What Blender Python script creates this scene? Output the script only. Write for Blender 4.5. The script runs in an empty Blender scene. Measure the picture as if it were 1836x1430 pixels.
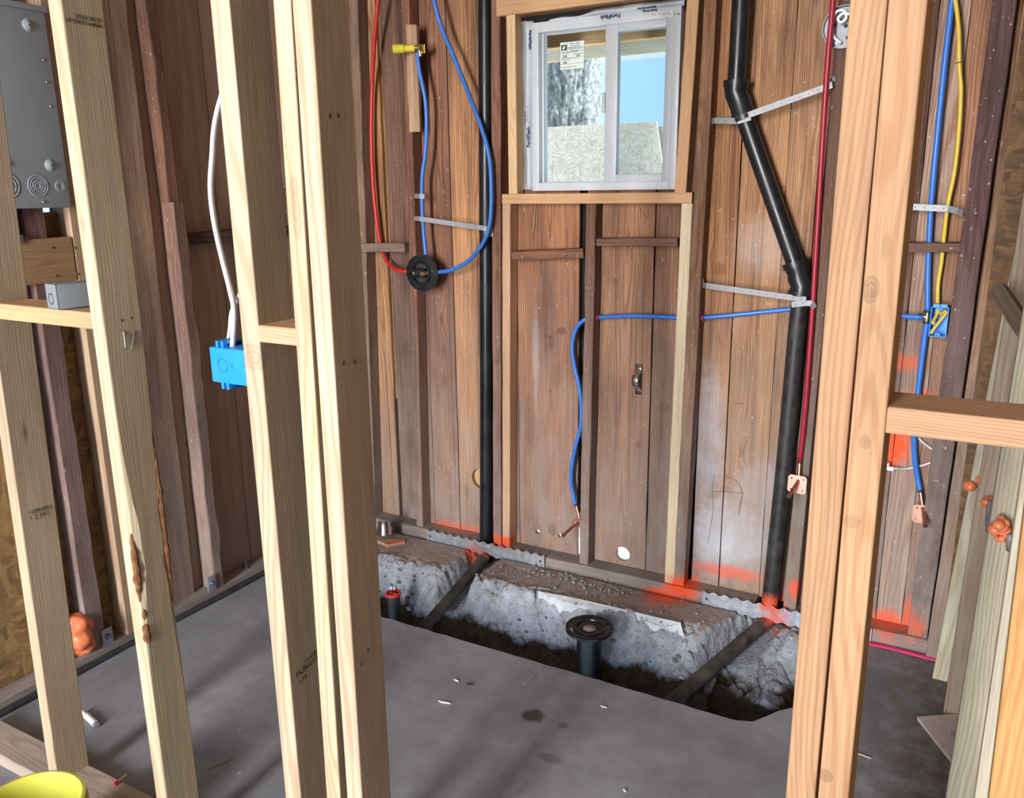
import bpy, bmesh, math, random
from mathutils import Vector, Matrix, noise
R = random.Random(7)
S = bpy.context.scene
COL = S.collection

# ------------------------------------------------------------------ camera
YAW, PIT, ROL, F, H = math.radians(29.4), math.radians(14.15), math.radians(-.72), 1492.0, 1.55
cw = Vector((-math.sin(YAW)*math.cos(PIT), math.cos(YAW)*math.cos(PIT), -math.sin(PIT)))
_r = Vector((math.cos(YAW), math.sin(YAW), 0)); _u = _r.cross(cw)
cr = _r*math.cos(ROL)+_u*math.sin(ROL); cu = -_r*math.sin(ROL)+_u*math.cos(ROL)
cam = bpy.data.cameras.new('camera'); camo = bpy.data.objects.new('camera', cam); COL.objects.link(camo)
cam.sensor_width = 36; cam.lens = F*36/1836; cam.clip_start = .02
m = Matrix((cr, cu, -cw)).transposed().to_4x4(); m.translation = (0, 0, H)
camo.matrix_world = m
S.camera = camo

# ------------------------------------------------------------------ light
S.view_settings.view_transform = 'Standard'; S.view_settings.look = 'None'
S.view_settings.gamma = 1; S.view_settings.use_curve_mapping = False
S.view_settings.exposure = 0.0
wd = bpy.data.worlds.new('sky'); S.world = wd; wd.use_nodes = True
wd.node_tree.nodes['Background'].inputs[0].default_value = (.56, .76, 1, 1)
wd.node_tree.nodes['Background'].inputs[1].default_value = 1.7
sl = bpy.data.lights.new('sun', 'SUN'); sl.energy = 10; sl.angle = .01; sl.color = (1, .95, .86)
so = bpy.data.objects.new('sun', sl); COL.objects.link(so)
so.rotation_euler = Vector((-.5, -.12, -.83)).to_track_quat('-Z', 'Y').to_euler()
al = bpy.data.lights.new('open_doorway_daylight', 'AREA'); al.shape = 'RECTANGLE'; al.size = .95; al.size_y = 3.4
al.energy = 800; al.color = (1, .96, .91)
ao = bpy.data.objects.new('open_doorway_daylight', al); COL.objects.link(ao)
ao.location = (-1.1, -5.0, 2.0); ao.rotation_euler = (math.radians(90), 0, 0)

# ------------------------------------------------------------------ helpers: pixel of the photograph -> point on a real plane
def ray(a, b): return cr*((a-918)/F) - cu*((b-715)/F) + cw
def on(a, b, ax, val):
    d = ray(a, b); o = Vector((0, 0, H)); return o + d*((val-o[ax])/d[ax])
def W(a, b, y=2.9): return on(a, b, 1, y)
def L(a, b, x=-2.5): return on(a, b, 0, x)
def G(a, b, z=0.): return on(a, b, 2, z)

# ------------------------------------------------------------------ nodes
class N:
    def __init__(s, name, group=False):
        if group:
            s.t = bpy.data.node_groups.new(name, 'ShaderNodeTree'); s.m = None
        else:
            s.m = bpy.data.materials.new(name); s.m.use_nodes = True; s.t = s.m.node_tree
            s.b = s.t.nodes['Principled BSDF']
    def put(s, sock, v):
        if hasattr(v, 'is_output'): s.t.links.new(v, sock)
        elif v is not None:
            try: sock.default_value = v
            except Exception: sock.default_value = (*v, 1)
    def n(s, typ, ins=None, **kw):
        x = s.t.nodes.new('ShaderNode'+typ)
        for k, v in kw.items(): setattr(x, k, v)
        for k, v in (ins or {}).items(): s.put(x.inputs[k], v)
        return x
    def math(s, op, a, b=0., c=None, clamp=False):
        x = s.n('Math', {0: a, 1: b}, operation=op, use_clamp=clamp)
        if c is not None: s.put(x.inputs[2], c)
        return x.outputs[0]
    def vm(s, op, a, b):
        x = s.n('VectorMath', {0: a, 1: b}, operation=op)
        return x.outputs['Value'] if op in ('LENGTH', 'DISTANCE') else x.outputs[0]
    def mix(s, f, a, b, bt='MIX'):
        x = s.n('Mix', data_type='RGBA', blend_type=bt)
        s.put(x.inputs[0], f); s.put(x.inputs[6], a); s.put(x.inputs[7], b)
        return x.outputs[2]
    def map(s, v, a, b, c, d, smooth=False):
        x = s.n('MapRange', {0: v, 1: a, 2: b, 3: c, 4: d}, interpolation_type='SMOOTHSTEP' if smooth else 'LINEAR')
        return x.outputs[0]
    def noise(s, v, scale, det=3, rough=.55):
        return s.n('TexNoise', {'Vector': v, 'Scale': scale, 'Detail': det, 'Roughness': rough}).outputs[0]
    def scale(s, v, sc): return s.vm('MULTIPLY', v, sc)
    def xyz(s, a, b, c): return s.n('CombineXYZ', {0: a, 1: b, 2: c}).outputs[0]
    def out(s, col, rough=.6, bump=None, bs=.3, bd=.002, metal=0., spec=.4):
        b = s.b; s.put(b.inputs['Base Color'], col); s.put(b.inputs['Roughness'], rough); s.put(b.inputs['Metallic'], metal)
        s.put(b.inputs['Specular IOR Level'], spec)
        if bump is not None:
            x = s.n('Bump', {'Strength': bs, 'Distance': bd, 'Height': bump}); s.t.links.new(x.outputs[0], b.inputs['Normal'])
        return s.m

# marks sprayed on the place: orange marking paint and pale overspray (world position, radii)
PAINT = [  # centre, radii, strength, (0 orange / 1 pale)
    (W(1222, 1052), (.085, .12, .055), 1., 0), (W(1300, 1025, 2.96), (.16, .06, .035), .6, 0),
    (W(1195, 1060), (.10, .16, .02), .9, 0), (W(1385, 1085), (.06, .10, .06), .8, 0), (W(1440, 1060), (.07, .08, .05), .8, 0),
    (W(820, 945, 2.96), (.16, .05, .03), .45, 0), (W(905, 970), (.10, .07, .03), .95, 0), (W(860, 985), (.09, .1, .03), .6, 0),
    (G(845, 992), (.05, .05, .06), .75, 0),
    (W(1612, 760, 2.96), (.06, .06, .10), 1., 0), (W(1650, 720, 2.96), (.05, .05, .05), .6, 0), (W(1600, 800, 2.96), (.06, .06, .09), 1., 0),
    (W(1622, 650, 2.96), (.07, .05, .035), .5, 0), (W(1590, 1120, 2.95), (.1, .08, .06), .75, 0), (W(1640, 1110, 2.95), (.05, .08, .09), .8, 0), (W(1560, 1145, 2.92), (.12, .08, .03), .6, 0),
    (W(1680, 845, 2.93), (.012, .03, .03), .6, 0), (G(1395, 1108), (.06, .07, .08), .7, 0),
    (W(1270, 800, 2.96), (.075, .05, .36), .55, 1), (W(1285, 960, 2.96), (.12, .05, .20), .9, 1), (W(1325, 960, 2.96), (.13, .05, .18), .6, 1), (W(1360, 900, 2.96), (.12, .05, .22), .35, 1),
    # knots and dark stains (2)
    (W(1562, 520, 1.05), (0.0094, 0.02, 0.0173), 0.44, 2), (W(1566, 527, 1.05), (0.0043, 0.02, 0.0058), 0.64, 2), (W(1551, 792, 1.05), (0.0072, 0.02, 0.0094), 0.40, 2), (W(1527, 935, 1.05), (0.0115, 0.02, 0.0094), 0.28, 2), (W(1590, 440, 1.05), (0.0058, 0.02, 0.0144), 0.24, 2), (W(1480, 1390, 1.05), (0.0101, 0.02, 0.0101), 0.48, 2),
    (W(454, 640, 1.05), (0.036, 0.02, 0.0252), 0.30, 2), (W(530, 370, 1.05), (0.0158, 0.02, 0.054), 0.29, 2), (W(149, 402, 1.05), (0.0086, 0.02, 0.0144), 0.32, 2),
    (W(1290, 483, 2.965), (0.0259, 0.03, 0.0259), 0.48, 2), (W(1290, 483, 2.965), (0.0086, 0.03, 0.0086), 0.56, 2), (W(1103, 505, 2.965), (0.013, 0.03, 0.0158), 0.48, 2), (W(1144, 797, 2.965), (0.0144, 0.03, 0.0158), 0.44, 2), (W(640, 130, 2.965), (0.0216, 0.03, 0.036), 0.40, 2), (W(675, 750, 2.965), (0.0158, 0.03, 0.0158), 0.52, 2),
    (W(1007, 593, 2.965), (0.0216, 0.03, 0.0173), 0.68, 2), (W(985, 604, 2.965), (0.0086, 0.03, 0.0086), 0.64, 2), (W(986, 702, 2.965), (0.0065, 0.03, 0.0086), 0.64, 2), (W(990, 950, 2.965), (0.0216, 0.03, 0.0288), 0.60, 2), (W(950, 760, 2.965), (0.0216, 0.03, 0.1584), 0.36, 2), (W(998, 675, 2.965), (0.0288, 0.03, 0.0576), 0.28, 2), (W(1400, 335, 2.965), (0.0158, 0.03, 0.0072), 0.56, 2), (W(836, 880, 2.965), (0.0144, 0.03, 0.036), 0.40, 2),
    (W(1190, 730, 2.965), (0.0216, 0.03, 0.0252), 0.32, 2), (W(1386, 980, 2.965), (0.0432, 0.03, 0.144), 0.32, 2),
    (W(1370, 440, 2.96), (.13, .05, .12), .28, 1), (W(960, 640, 2.96), (.02, .05, .24), .4, 1),
]
pg = N('marking_paint', True)
pg.t.interface.new_socket('Color', in_out='INPUT', socket_type='NodeSocketColor')
pg.t.interface.new_socket('Color', in_out='OUTPUT', socket_type='NodeSocketColor')
gi = pg.t.nodes.new('NodeGroupInput'); go = pg.t.nodes.new('NodeGroupOutput')
pos = pg.n('NewGeometry').outputs['Position']
nz = pg.noise(pos, 38, 4, .65); nz2 = pg.noise(pos, 9, 2)
acc = {0: 0., 1: 0., 2: 0.}
for c, r, st, k in PAINT:
    d = pg.vm('SUBTRACT', pos, tuple(c)); d = pg.vm('DIVIDE', d, r); d = pg.vm('LENGTH', d, (0, 0, 0))
    q_ = (.38, .22, .16)[k]; d = pg.math('ADD', d, pg.map(nz, .2, .8, -q_, q_))
    v_ = pg.map(d, .35 if k < 2 else .7, 1.15, st, 0, True)
    if k == 2: v_ = pg.math('MULTIPLY', v_, pg.math('MULTIPLY_ADD', pg.math('SINE', pg.math('MULTIPLY', d, 17.)), .33, .72))
    acc[k] = pg.math('MAXIMUM', acc[k], v_)
pale = pg.math('MULTIPLY', acc[1], pg.map(nz2, .3, .7, .6, 1.1), clamp=True)
c = pg.mix(acc[2], gi.outputs[0], pg.mix(.82, gi.outputs[0], (.045, .018, .006, 1)))
c = pg.mix(pale, c, (.50, .52, .58, 1))
c = pg.mix(acc[0], c, (.80, .105, .035, 1))
pg.t.links.new(c, go.inputs[0])
def painted(s, c):
    x = s.t.nodes.new('ShaderNodeGroup'); x.node_tree = pg.t; s.put(x.inputs[0], c); return x.outputs[0]

def wood(name, ring=60, contrast=.5, old=False, attr=False, fiber=.5, knot=.6, rough=.7, paint=False, tint=(.62, .42, .28)):
    s = N(name); tc = s.n('TexCoord').outputs['Object']; oi = s.n('ObjectInfo')
    pos = s.n('NewGeometry').outputs['Position']
    if attr:
        rnd = s.n('Attribute', attribute_name='bid').outputs['Fac']; base = s.n('Attribute', attribute_name='bcol').outputs['Vector']
    else:
        rnd = oi.outputs['Random']; base = oi.outputs['Color']
    off = s.xyz(s.math('MULTIPLY_ADD', rnd, .12, -.09), s.math('MULTIPLY_ADD', rnd, .1, .05), s.math('MULTIPLY', rnd, 37.))
    if attr: off = s.xyz(s.math('MULTIPLY_ADD', rnd, .1, -.05), s.math('MULTIPLY_ADD', rnd, .09, -3.03), s.math('MULTIPLY', rnd, 37.))
    p = s.vm('ADD', tc, off)
    ps = s.scale(p, (1, 1, .05))
    if attr: ps = s.vm('SUBTRACT', ps, s.xyz(s.n('Attribute', attribute_name='bx').outputs['Fac'], 0, 0))
    wn = s.n('TexNoise', {'Vector': s.scale(p, (5, 5, .9)), 'Scale': 1.4, 'Detail': 2}).outputs['Color']
    ps = s.vm('ADD', ps, s.scale(s.vm('SUBTRACT', wn, (.5, .5, .5)), (.055, .055, 0)))
    # knots
    vo = s.n('TexVoronoi', {'Vector': s.scale(p, (9, 9, 2.6)), 'Scale': 1.0})
    kd = s.math('ADD', vo.outputs['Distance'], s.map(vo.outputs['Color'], knot*.9, knot*.9+.01, .6, 0))
    ps = s.vm('ADD', ps, s.xyz(s.map(kd, 0, .35, .02, 0, True), 0, 0))
    rg = s.n('TexWave', {'Vector': ps, 'Scale': ring, 'Distortion': .6, 'Detail': 2, 'Detail Scale': .6}, wave_type='RINGS', rings_direction='Z').outputs['Fac']
    fb = s.noise(s.scale(p, (260, 260, 5)), 1, 3, .6)
    bl = s.noise(s.scale(p, (9, 9, 1.6)), 1, 4, .6)
    c = s.mix(s.math('MULTIPLY', s.map(rg, .35, 1, 0, 1, True), contrast), base, s.mix(1., base, (*tint, 1), 'MULTIPLY'))
    c = s.mix(1., c, s.n('CombineColor', {0: s.map(fb, .25, .75, 1-fiber*.45, 1+fiber*.25), 1: s.map(fb, .25, .75, 1-fiber*.5, 1+fiber*.25), 2: s.map(fb, .25, .75, 1-fiber*.5, 1+fiber*.25)}).outputs[0], 'MULTIPLY')
    a = .5 if old else .22
    c = s.mix(1., c, s.n('CombineColor', {0: s.map(bl, .3, .7, 1-a, 1+a*.6), 1: s.map(bl, .3, .7, 1-a*1.05, 1+a*.7), 2: s.map(bl, .3, .7, 1-a*.9, 1+a*.85)}).outputs[0], 'MULTIPLY')
    c = s.mix(s.map(kd, .05, .11, .75, 0, True), c, s.mix(1., base, (.28, .17, .11, 1), 'MULTIPLY'))
    if old:
        z = s.n('SeparateXYZ', {0: pos}).outputs[2]
        st = s.noise(s.scale(p, (40, 40, .8)), 1, 3, .6)                      # dark weather streaks
        c = s.mix(s.map(st, .54, .70, 0, .7), c, s.mix(1., c, (.35, .28, .25, 1), 'MULTIPLY'))
        dn = s.noise(s.scale(p, (14, 14, 5)), 1, 4, .65)
        du = s.math('MULTIPLY', s.map(z, 1.35, .10, .04, .80), s.map(dn, .3, .65, .35, 1.))     # dust from splash near the ground
        c = s.mix(du, c, (.315, .275, .255, 1))
        sp = s.noise(s.scale(p, (90, 90, 60)), 1, 2)
        c = s.mix(s.map(sp, .69, .74, 0, .6), c, (.55, .48, .40, 1))         # stuck wood flecks
    if paint: c = painted(s, c)
    h = s.math('ADD', s.math('MULTIPLY', rg, .25), fb)
    return s.out(c, s.map(bl, .3, .7, rough-.05, rough+.12), h, .5 if old else .22, .0016 if old else .0008, spec=.3)

NEW = wood('new_lumber', 52, .38, knot=.80, fiber=.5, paint=True)
NEWP = wood('new_lumber_marked', 66, .32, knot=.85, fiber=.45, paint=True)
FIR = wood('fir_lumber', 74, .36, knot=.86, fiber=.5, tint=(.66, .42, .26), paint=True)
OLD = wood('weathered_lumber', 70, .5, old=True, knot=.9, fiber=1.0, rough=.8, paint=True)
BRD = wood('weathered_boards', 46, .68, old=True, attr=True, knot=.72, fiber=1.05, rough=.8, paint=True)

def plain(name, col, rough=.5, metal=0., var=.12, sc=30, bump=0., spec=.5, paint=False, obj=False):
    s = N(name); tc = s.n('TexCoord').outputs['Object']; nn = s.noise(tc, sc, 4, .6)
    base = s.n('ObjectInfo').outputs['Color'] if obj else (*col, 1)
    f = s.map(nn, .3, .7, 1-var, 1+var)
    c = s.mix(1., base, s.n('CombineColor', {0: f, 1: f, 2: f}).outputs[0], 'MULTIPLY')
    if paint: c = painted(s, c)
    return s.out(c, s.map(nn, .3, .7, max(.02, rough-.07), rough+.08), nn if bump else None, bump, .002, metal, spec)
BLACK = plain('black_abs_plastic', (.012, .013, .016), .33, sc=14, var=.35, spec=.5)
BLACKD = plain('black_pipe_dusty', (.024, .023, .024), .5, sc=25, var=.7, bump=.3, paint=True)
DUSTP = plain('black_pipe_muddy', (.055, .045, .040), .7, sc=18, var=.8, bump=.5, paint=True)
BLUEP = plain('blue_pex', (.035, .17, .60), .35, var=.08)
REDP = plain('red_pex', (.60, .030, .032), .35, var=.08)
CRIM = plain('crimson_pex', (.33, .014, .035), .38, var=.1)
COPPER = plain('copper', (.62, .33, .25), .38, 1., var=.25, sc=60)
COPPERD = plain('copper_sheet', (.72, .42, .34), .5, .75, var=.15, sc=50)
BRASS = plain('brass', (.78, .60, .25), .3, 1., var=.2, sc=60)
GALV = plain('galvanised_steel', (.42, .46, .52), .45, .6, var=.18, sc=45, bump=.1, paint=True)
GALVL = plain('bright_strap_steel', (.30, .31, .34), .5, .15, var=.1, sc=45)
STEEL = plain('shiny_steel', (.7, .71, .73), .18, 1., var=.08)
PANEL = plain('grey_enamel', (.32, .365, .41), .42, .05, var=.06, sc=8)
BOXG = plain('grey_cast_box', (.27, .31, .35), .42, .2, var=.06)
BLUEB = plain('blue_pvc_box', (.018, .27, .80), .42, var=.06)
WHITE = plain('white_jacket', (.80, .82, .83), .4, var=.04)
YELP = plain('yellow_plastic', (.80, .66, .06), .35, var=.06)
YELC = plain('yellow_cable_jacket', (.66, .47, .05), .42, var=.12, sc=60)
VINYL = plain('white_vinyl', (.50, .54, .58), .38, var=.03, sc=12)
FLASH = plain('flashing_paper', (.48, .53, .60), .5, var=.08, sc=20)
INK = plain('dark_ink', (.015, .017, .03), .6)
INKB = plain('blue_ink', (.02, .035, .12), .6)
STAMP = plain('grey_stamp_ink', (.07, .065, .06), .7)
PAPERL = plain('label_paper', (.62, .68, .66), .5, var=.02)
FOAM = plain('orange_fire_foam', (.72, .20, .09), .3, var=.25, sc=30, bump=.4)
GYPS = plain('drywall_paper', (.50, .45, .42), .85, var=.08)
GYPE = plain('drywall_core', (.42, .38, .33), .9, var=.12)
PINK = plain('pink_line', (.72, .035, .20), .5, var=.15, sc=90)
RED = plain('red_plastic', (.62, .03, .03), .4)
TAR = plain('tar_strip', (.028, .03, .036), .7, var=.5, sc=20, bump=.4)
PAPER = plain('black_paper_and_gap_shade', (.006, .006, .007), .9)
NAIL = plain('nail_steel', (.30, .33, .40), .35, .9)
BARK = plain('bark', (.20, .085, .035), .9, var=.5, sc=60, bump=.8)
CHIP = plain('chip_wood', (.55, .42, .27), .8, var=.15, sc=70, obj=True)

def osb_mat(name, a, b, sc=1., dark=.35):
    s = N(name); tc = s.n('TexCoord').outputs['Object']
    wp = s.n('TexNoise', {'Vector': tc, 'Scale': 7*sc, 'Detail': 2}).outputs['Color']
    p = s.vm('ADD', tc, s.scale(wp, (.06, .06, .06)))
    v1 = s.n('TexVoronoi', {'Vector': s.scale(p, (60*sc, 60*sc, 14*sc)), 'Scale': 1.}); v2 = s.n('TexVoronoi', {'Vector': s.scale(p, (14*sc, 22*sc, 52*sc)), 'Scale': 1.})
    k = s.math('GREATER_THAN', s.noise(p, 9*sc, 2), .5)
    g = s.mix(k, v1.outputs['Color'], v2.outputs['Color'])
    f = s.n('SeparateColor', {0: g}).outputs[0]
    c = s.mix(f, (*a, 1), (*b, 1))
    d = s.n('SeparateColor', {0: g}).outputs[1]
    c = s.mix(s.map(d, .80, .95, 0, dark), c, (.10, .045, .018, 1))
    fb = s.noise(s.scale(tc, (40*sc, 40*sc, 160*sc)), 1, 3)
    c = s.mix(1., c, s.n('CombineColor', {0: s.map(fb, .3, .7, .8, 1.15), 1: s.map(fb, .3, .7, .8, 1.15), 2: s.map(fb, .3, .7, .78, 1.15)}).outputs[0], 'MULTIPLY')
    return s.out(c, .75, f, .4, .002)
OSBD = osb_mat('rough_dark_osb', (.20, .11, .05), (.09, .05, .025))
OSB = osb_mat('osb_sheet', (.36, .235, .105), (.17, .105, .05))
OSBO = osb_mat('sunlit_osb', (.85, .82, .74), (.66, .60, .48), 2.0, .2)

def ply_mat():
    s = N('old_plywood'); tc = s.n('TexCoord').outputs['Object']; pos = s.n('NewGeometry').outputs['Position']
    w = s.n('TexNoise', {'Vector': s.scale(tc, (3, 3, .6)), 'Scale': 1.3, 'Detail': 3}).outputs['Color']
    p = s.vm('ADD', tc, s.scale(w, (.3, .3, 0)))
    g = s.n('TexWave', {'Vector': s.scale(p, (1, 1, .15)), 'Scale': 5., 'Distortion': 3, 'Detail': 3, 'Detail Scale': 1.2}, bands_direction='Y').outputs['Fac']
    f = s.noise(s.scale(tc, (200, 200, 6)), 1, 3); bl = s.noise(tc, 3.5, 4, .6)
    c = s.mix(s.map(g, .2, .8, 0, .5), (.45, .32, .235, 1), (.34, .23, .165, 1))
    z = s.n('SeparateXYZ', {0: pos}).outputs[2]
    c = s.mix(s.math('MULTIPLY', s.map(z, 1.3, .1, 0, .6), s.map(bl, .3, .6, .6, 1)), c, (.25, .205, .205, 1))
    k = s.map(f, .3, .7, .86, 1.1)
    c = s.mix(1., c, s.n('CombineColor', {0: k, 1: k, 2: k}).outputs[0], 'MULTIPLY')
    vo = s.n('TexVoronoi', {'Vector': s.scale(tc, (7, 7, 4)), 'Scale': 1.})
    kd = s.math('ADD', vo.outputs['Distance'], s.map(vo.outputs['Color'], .45, .46, 0, .6))
    c = s.mix(s.map(kd, .04, .09, .75, 0, True), c, (.05, .028, .018, 1))
    return s.out(c, .8, f, .25, .001, spec=.25)
PLY = ply_mat()

def slab_mat():
    s = N('slab_concrete'); p = s.n('NewGeometry').outputs['Position']
    a = s.noise(p, 2.2, 5, .6); b = s.noise(p, 14, 5, .65); f = s.noise(p, 160, 2)
    c = s.mix(s.map(a, .35, .65, 0, 1), (.20, .215, .26, 1), (.36, .385, .45, 1))
    c = s.mix(s.map(b, .35, .7, 0, .55), c, (.20, .19, .195, 1))
    rg = s.n('SeparateXYZ', {0: p})
    # browner and darker towards the right, by the drywall scrap
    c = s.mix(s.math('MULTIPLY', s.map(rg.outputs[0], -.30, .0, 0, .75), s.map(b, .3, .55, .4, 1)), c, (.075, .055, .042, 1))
    for ce, r, st in ((G(958, 1283), (.045, .04, .2), .85), (G(1010, 1300), (.02, .018, .2), .4), (G(985, 1358), (.04, .02, .2), .35), (G(1110, 1020), (.3, .06, .2), .3)):
        d = s.vm('LENGTH', s.vm('DIVIDE', s.vm('SUBTRACT', p, tuple(ce)), r), (0, 0, 0))
        d = s.math('ADD', d, s.map(b, .2, .8, -.5, .5))
        c = s.mix(s.map(d, .6, 1.05, st, 0, True), c, (.045, .028, .022, 1))
    v = s.n('TexVoronoi', {'Vector': s.vm('ADD', p, s.scale(s.n('TexNoise', {'Vector': p, 'Scale': 5.}).outputs['Color'], (.12, .12, 0))), 'Scale': .9}, feature='DISTANCE_TO_EDGE').outputs['Distance']
    c = s.mix(s.map(v, .0008, .0025, .08, 0), c, (.07, .06, .055, 1))
    c = s.mix(s.map(f, .69, .75, 0, .4), c, (.34, .30, .26, 1))
    c = painted(s, c)
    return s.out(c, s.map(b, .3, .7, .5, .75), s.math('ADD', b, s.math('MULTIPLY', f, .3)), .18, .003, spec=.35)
SLAB = slab_mat()

def foot_mat():
    s = N('broken_footing_and_soil'); g = s.n('NewGeometry'); p = g.outputs['Position']
    z = s.n('SeparateXYZ', {0: p}).outputs[2]; nz_ = s.n('SeparateXYZ', {0: g.outputs['Normal']}).outputs[2]
    a = s.noise(p, 6, 4, .6); b = s.noise(p, 20, 6, .7); f = s.noise(p, 120, 3, .7)
    con = s.mix(s.map(b, .35, .68, 0, 1), (.21, .225, .26, 1), (.40, .435, .50, 1))
    vo = s.n('TexVoronoi', {'Vector': p, 'Scale': 55.}); rock = s.map(vo.outputs['Distance'], .18, .34, 1, 0, True)
    con = s.mix(s.math('MULTIPLY', rock, s.map(vo.outputs['Color'], .5, .7, 0, .7)), con, s.mix(vo.outputs['Color'], (.07, .075, .08, 1), (.30, .28, .26, 1)))
    dirt = s.mix(s.map(f, .3, .7, 0, 1), (.28, .215, .18, 1), (.42, .335, .285, 1))
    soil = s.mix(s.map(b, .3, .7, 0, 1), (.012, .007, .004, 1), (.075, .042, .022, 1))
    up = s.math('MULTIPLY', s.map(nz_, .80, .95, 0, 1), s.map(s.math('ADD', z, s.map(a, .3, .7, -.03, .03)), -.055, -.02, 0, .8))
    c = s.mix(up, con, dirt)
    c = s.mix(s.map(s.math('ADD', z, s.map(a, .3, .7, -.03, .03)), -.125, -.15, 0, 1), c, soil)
    c = painted(s, c)
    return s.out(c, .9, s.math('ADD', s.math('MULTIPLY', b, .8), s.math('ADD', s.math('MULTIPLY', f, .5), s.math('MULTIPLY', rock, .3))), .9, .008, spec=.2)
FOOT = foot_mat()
LEDGE = plain('trowelled_concrete', (.52, .55, .60), .8, var=.2, sc=20, bump=.3)

def glass_mat(name, tint):
    s = N(name); t = s.t
    tr = s.n('BsdfTransparent', {0: tint}); gl = s.n('BsdfGlossy', {0: (1, 1, 1, 1), 1: .02})
    fr = s.n('LayerWeight', {0: .12})
    mx = s.n('MixShader', {0: s.math('MULTIPLY', fr.outputs['Fresnel'], .5)}); t.links.new(tr.outputs[0], mx.inputs[1]); t.links.new(gl.outputs[0], mx.inputs[2])
    t.links.new(mx.outputs[0], t.nodes['Material Output'].inputs[0]); return s.m
GLASS = glass_mat('window_glass', (.95, .98, .98, 1)); GLASSD = glass_mat('window_glass_with_screen', (.78, .83, .84, 1))
CLEAR = plain('clear_tube', (.55, .56, .57), .15, var=.05)

# ------------------------------------------------------------------ mesh helpers
def obj(name, bm, mat, parent=None, loc=None, smooth=False, color=None, label=None):
    me = bpy.data.meshes.new(name)
    bmesh.ops.recalc_face_normals(bm, faces=bm.faces)
    bm.to_mesh(me); bm.free()
    if smooth:
        for p in me.polygons: p.use_smooth = True
        if smooth is not True: me.set_sharp_from_angle(angle=math.radians(smooth))
    for mt in (mat if isinstance(mat, (list, tuple)) else [mat]): me.materials.append(mt)
    o = bpy.data.objects.new(name, me); COL.objects.link(o)
    if loc is not None: o.location = loc
    if color: o.color = (*color, 1)
    if parent: o.parent = parent
    if label: o['label'] = label
    return o
def tag(o, label, cat, group=None):
    o['label'] = label; o['category'] = cat
    if group: o['group'] = group
    return o
def struct(o): o['kind'] = 'structure'; return o
def empty(name, loc, label, cat, group=None):
    o = bpy.data.objects.new(name, None); COL.objects.link(o); o.location = loc; o.empty_display_size = .02
    return tag(o, label, cat, group)
def BM(): return bmesh.new()
def box(bm, lo, hi, bev=0.):
    lo, hi = Vector(lo), Vector(hi); c = (lo+hi)/2; s = hi-lo
    r = bmesh.ops.create_cube(bm, size=1, matrix=Matrix.Translation(c) @ Matrix.Diagonal((*s, 1)))
    if bev:
        es = list({e for v in r['verts'] for e in v.link_edges})
        bmesh.ops.bevel(bm, geom=es, offset=bev, segments=2, affect='EDGES', profile=.6)
    return bm
def frame_of(t, hint=Vector((0, 0, 1))):
    t = t.normalized()
    if abs(t.dot(hint)) > .95: hint = Vector((1, 0, 0))
    a = t.cross(hint).normalized(); return a, t.cross(a).normalized()
def spline(pts, n=8):
    pts = [Vector(p) for p in pts]
    if len(pts) < 3: return pts
    q = [pts[0]*2-pts[1]]+pts+[pts[-1]*2-pts[-2]]; out = []
    for i in range(1, len(q)-2):
        a, b, c, d = q[i-1:i+3]
        for k in range(n):
            t = k/n
            out.append(.5*((2*b)+(c-a)*t+(2*a-5*b+4*c-d)*t*t+(3*b-a-3*c+d)*t**3))
    return out+[pts[-1]]
def tube(bm, pts, r, seg=14, curve=True, cap=True, flat=1., hollow=0.):
    P = spline(pts) if curve else [Vector(p) for p in pts]
    rr = r if isinstance(r, (list, tuple)) else [r]*len(P)
    if len(rr) != len(P): rr = [rr[min(len(rr)-1, int(i*len(rr)/len(P)))] for i in range(len(P))]
    t0 = (P[1]-P[0]).normalized(); a, b = frame_of(t0); rings = []
    for i, p in enumerate(P):
        t = (P[min(i+1, len(P)-1)]-P[max(i-1, 0)]).normalized()
        a = (a-t*a.dot(t)).normalized(); b = t.cross(a)
        rings.append([bm.verts.new(p+a*math.cos(x)*rr[i]+b*math.sin(x)*rr[i]*flat) for x in [k*2*math.pi/seg for k in range(seg)]])
    for A, B in zip(rings, rings[1:]):
        for k in range(seg): bm.faces.new((A[k], A[(k+1) % seg], B[(k+1) % seg], B[k]))
    if cap: bm.faces.new(rings[0][::-1]); bm.faces.new(rings[-1])
    return bm
def lathe(bm, prof, mat=Matrix(), seg=32):
    rings = []
    for r, z in prof:
        rings.append([bm.verts.new(mat @ Vector((r*math.cos(k*2*math.pi/seg), r*math.sin(k*2*math.pi/seg), z))) for k in range(seg)] if r > 1e-5 else [bm.verts.new(mat @ Vector((0, 0, z)))])
    for A, B in zip(rings, rings[1:]):
        for k in range(seg):
            k2 = (k+1) % seg
            if len(A) == 1 and len(B) == 1: break
            if len(A) == 1: bm.faces.new((A[0], B[k2], B[k]))
            elif len(B) == 1: bm.faces.new((A[k], A[k2], B[0]))
            else: bm.faces.new((A[k], A[k2], B[k2], B[k]))
    return bm
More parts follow.
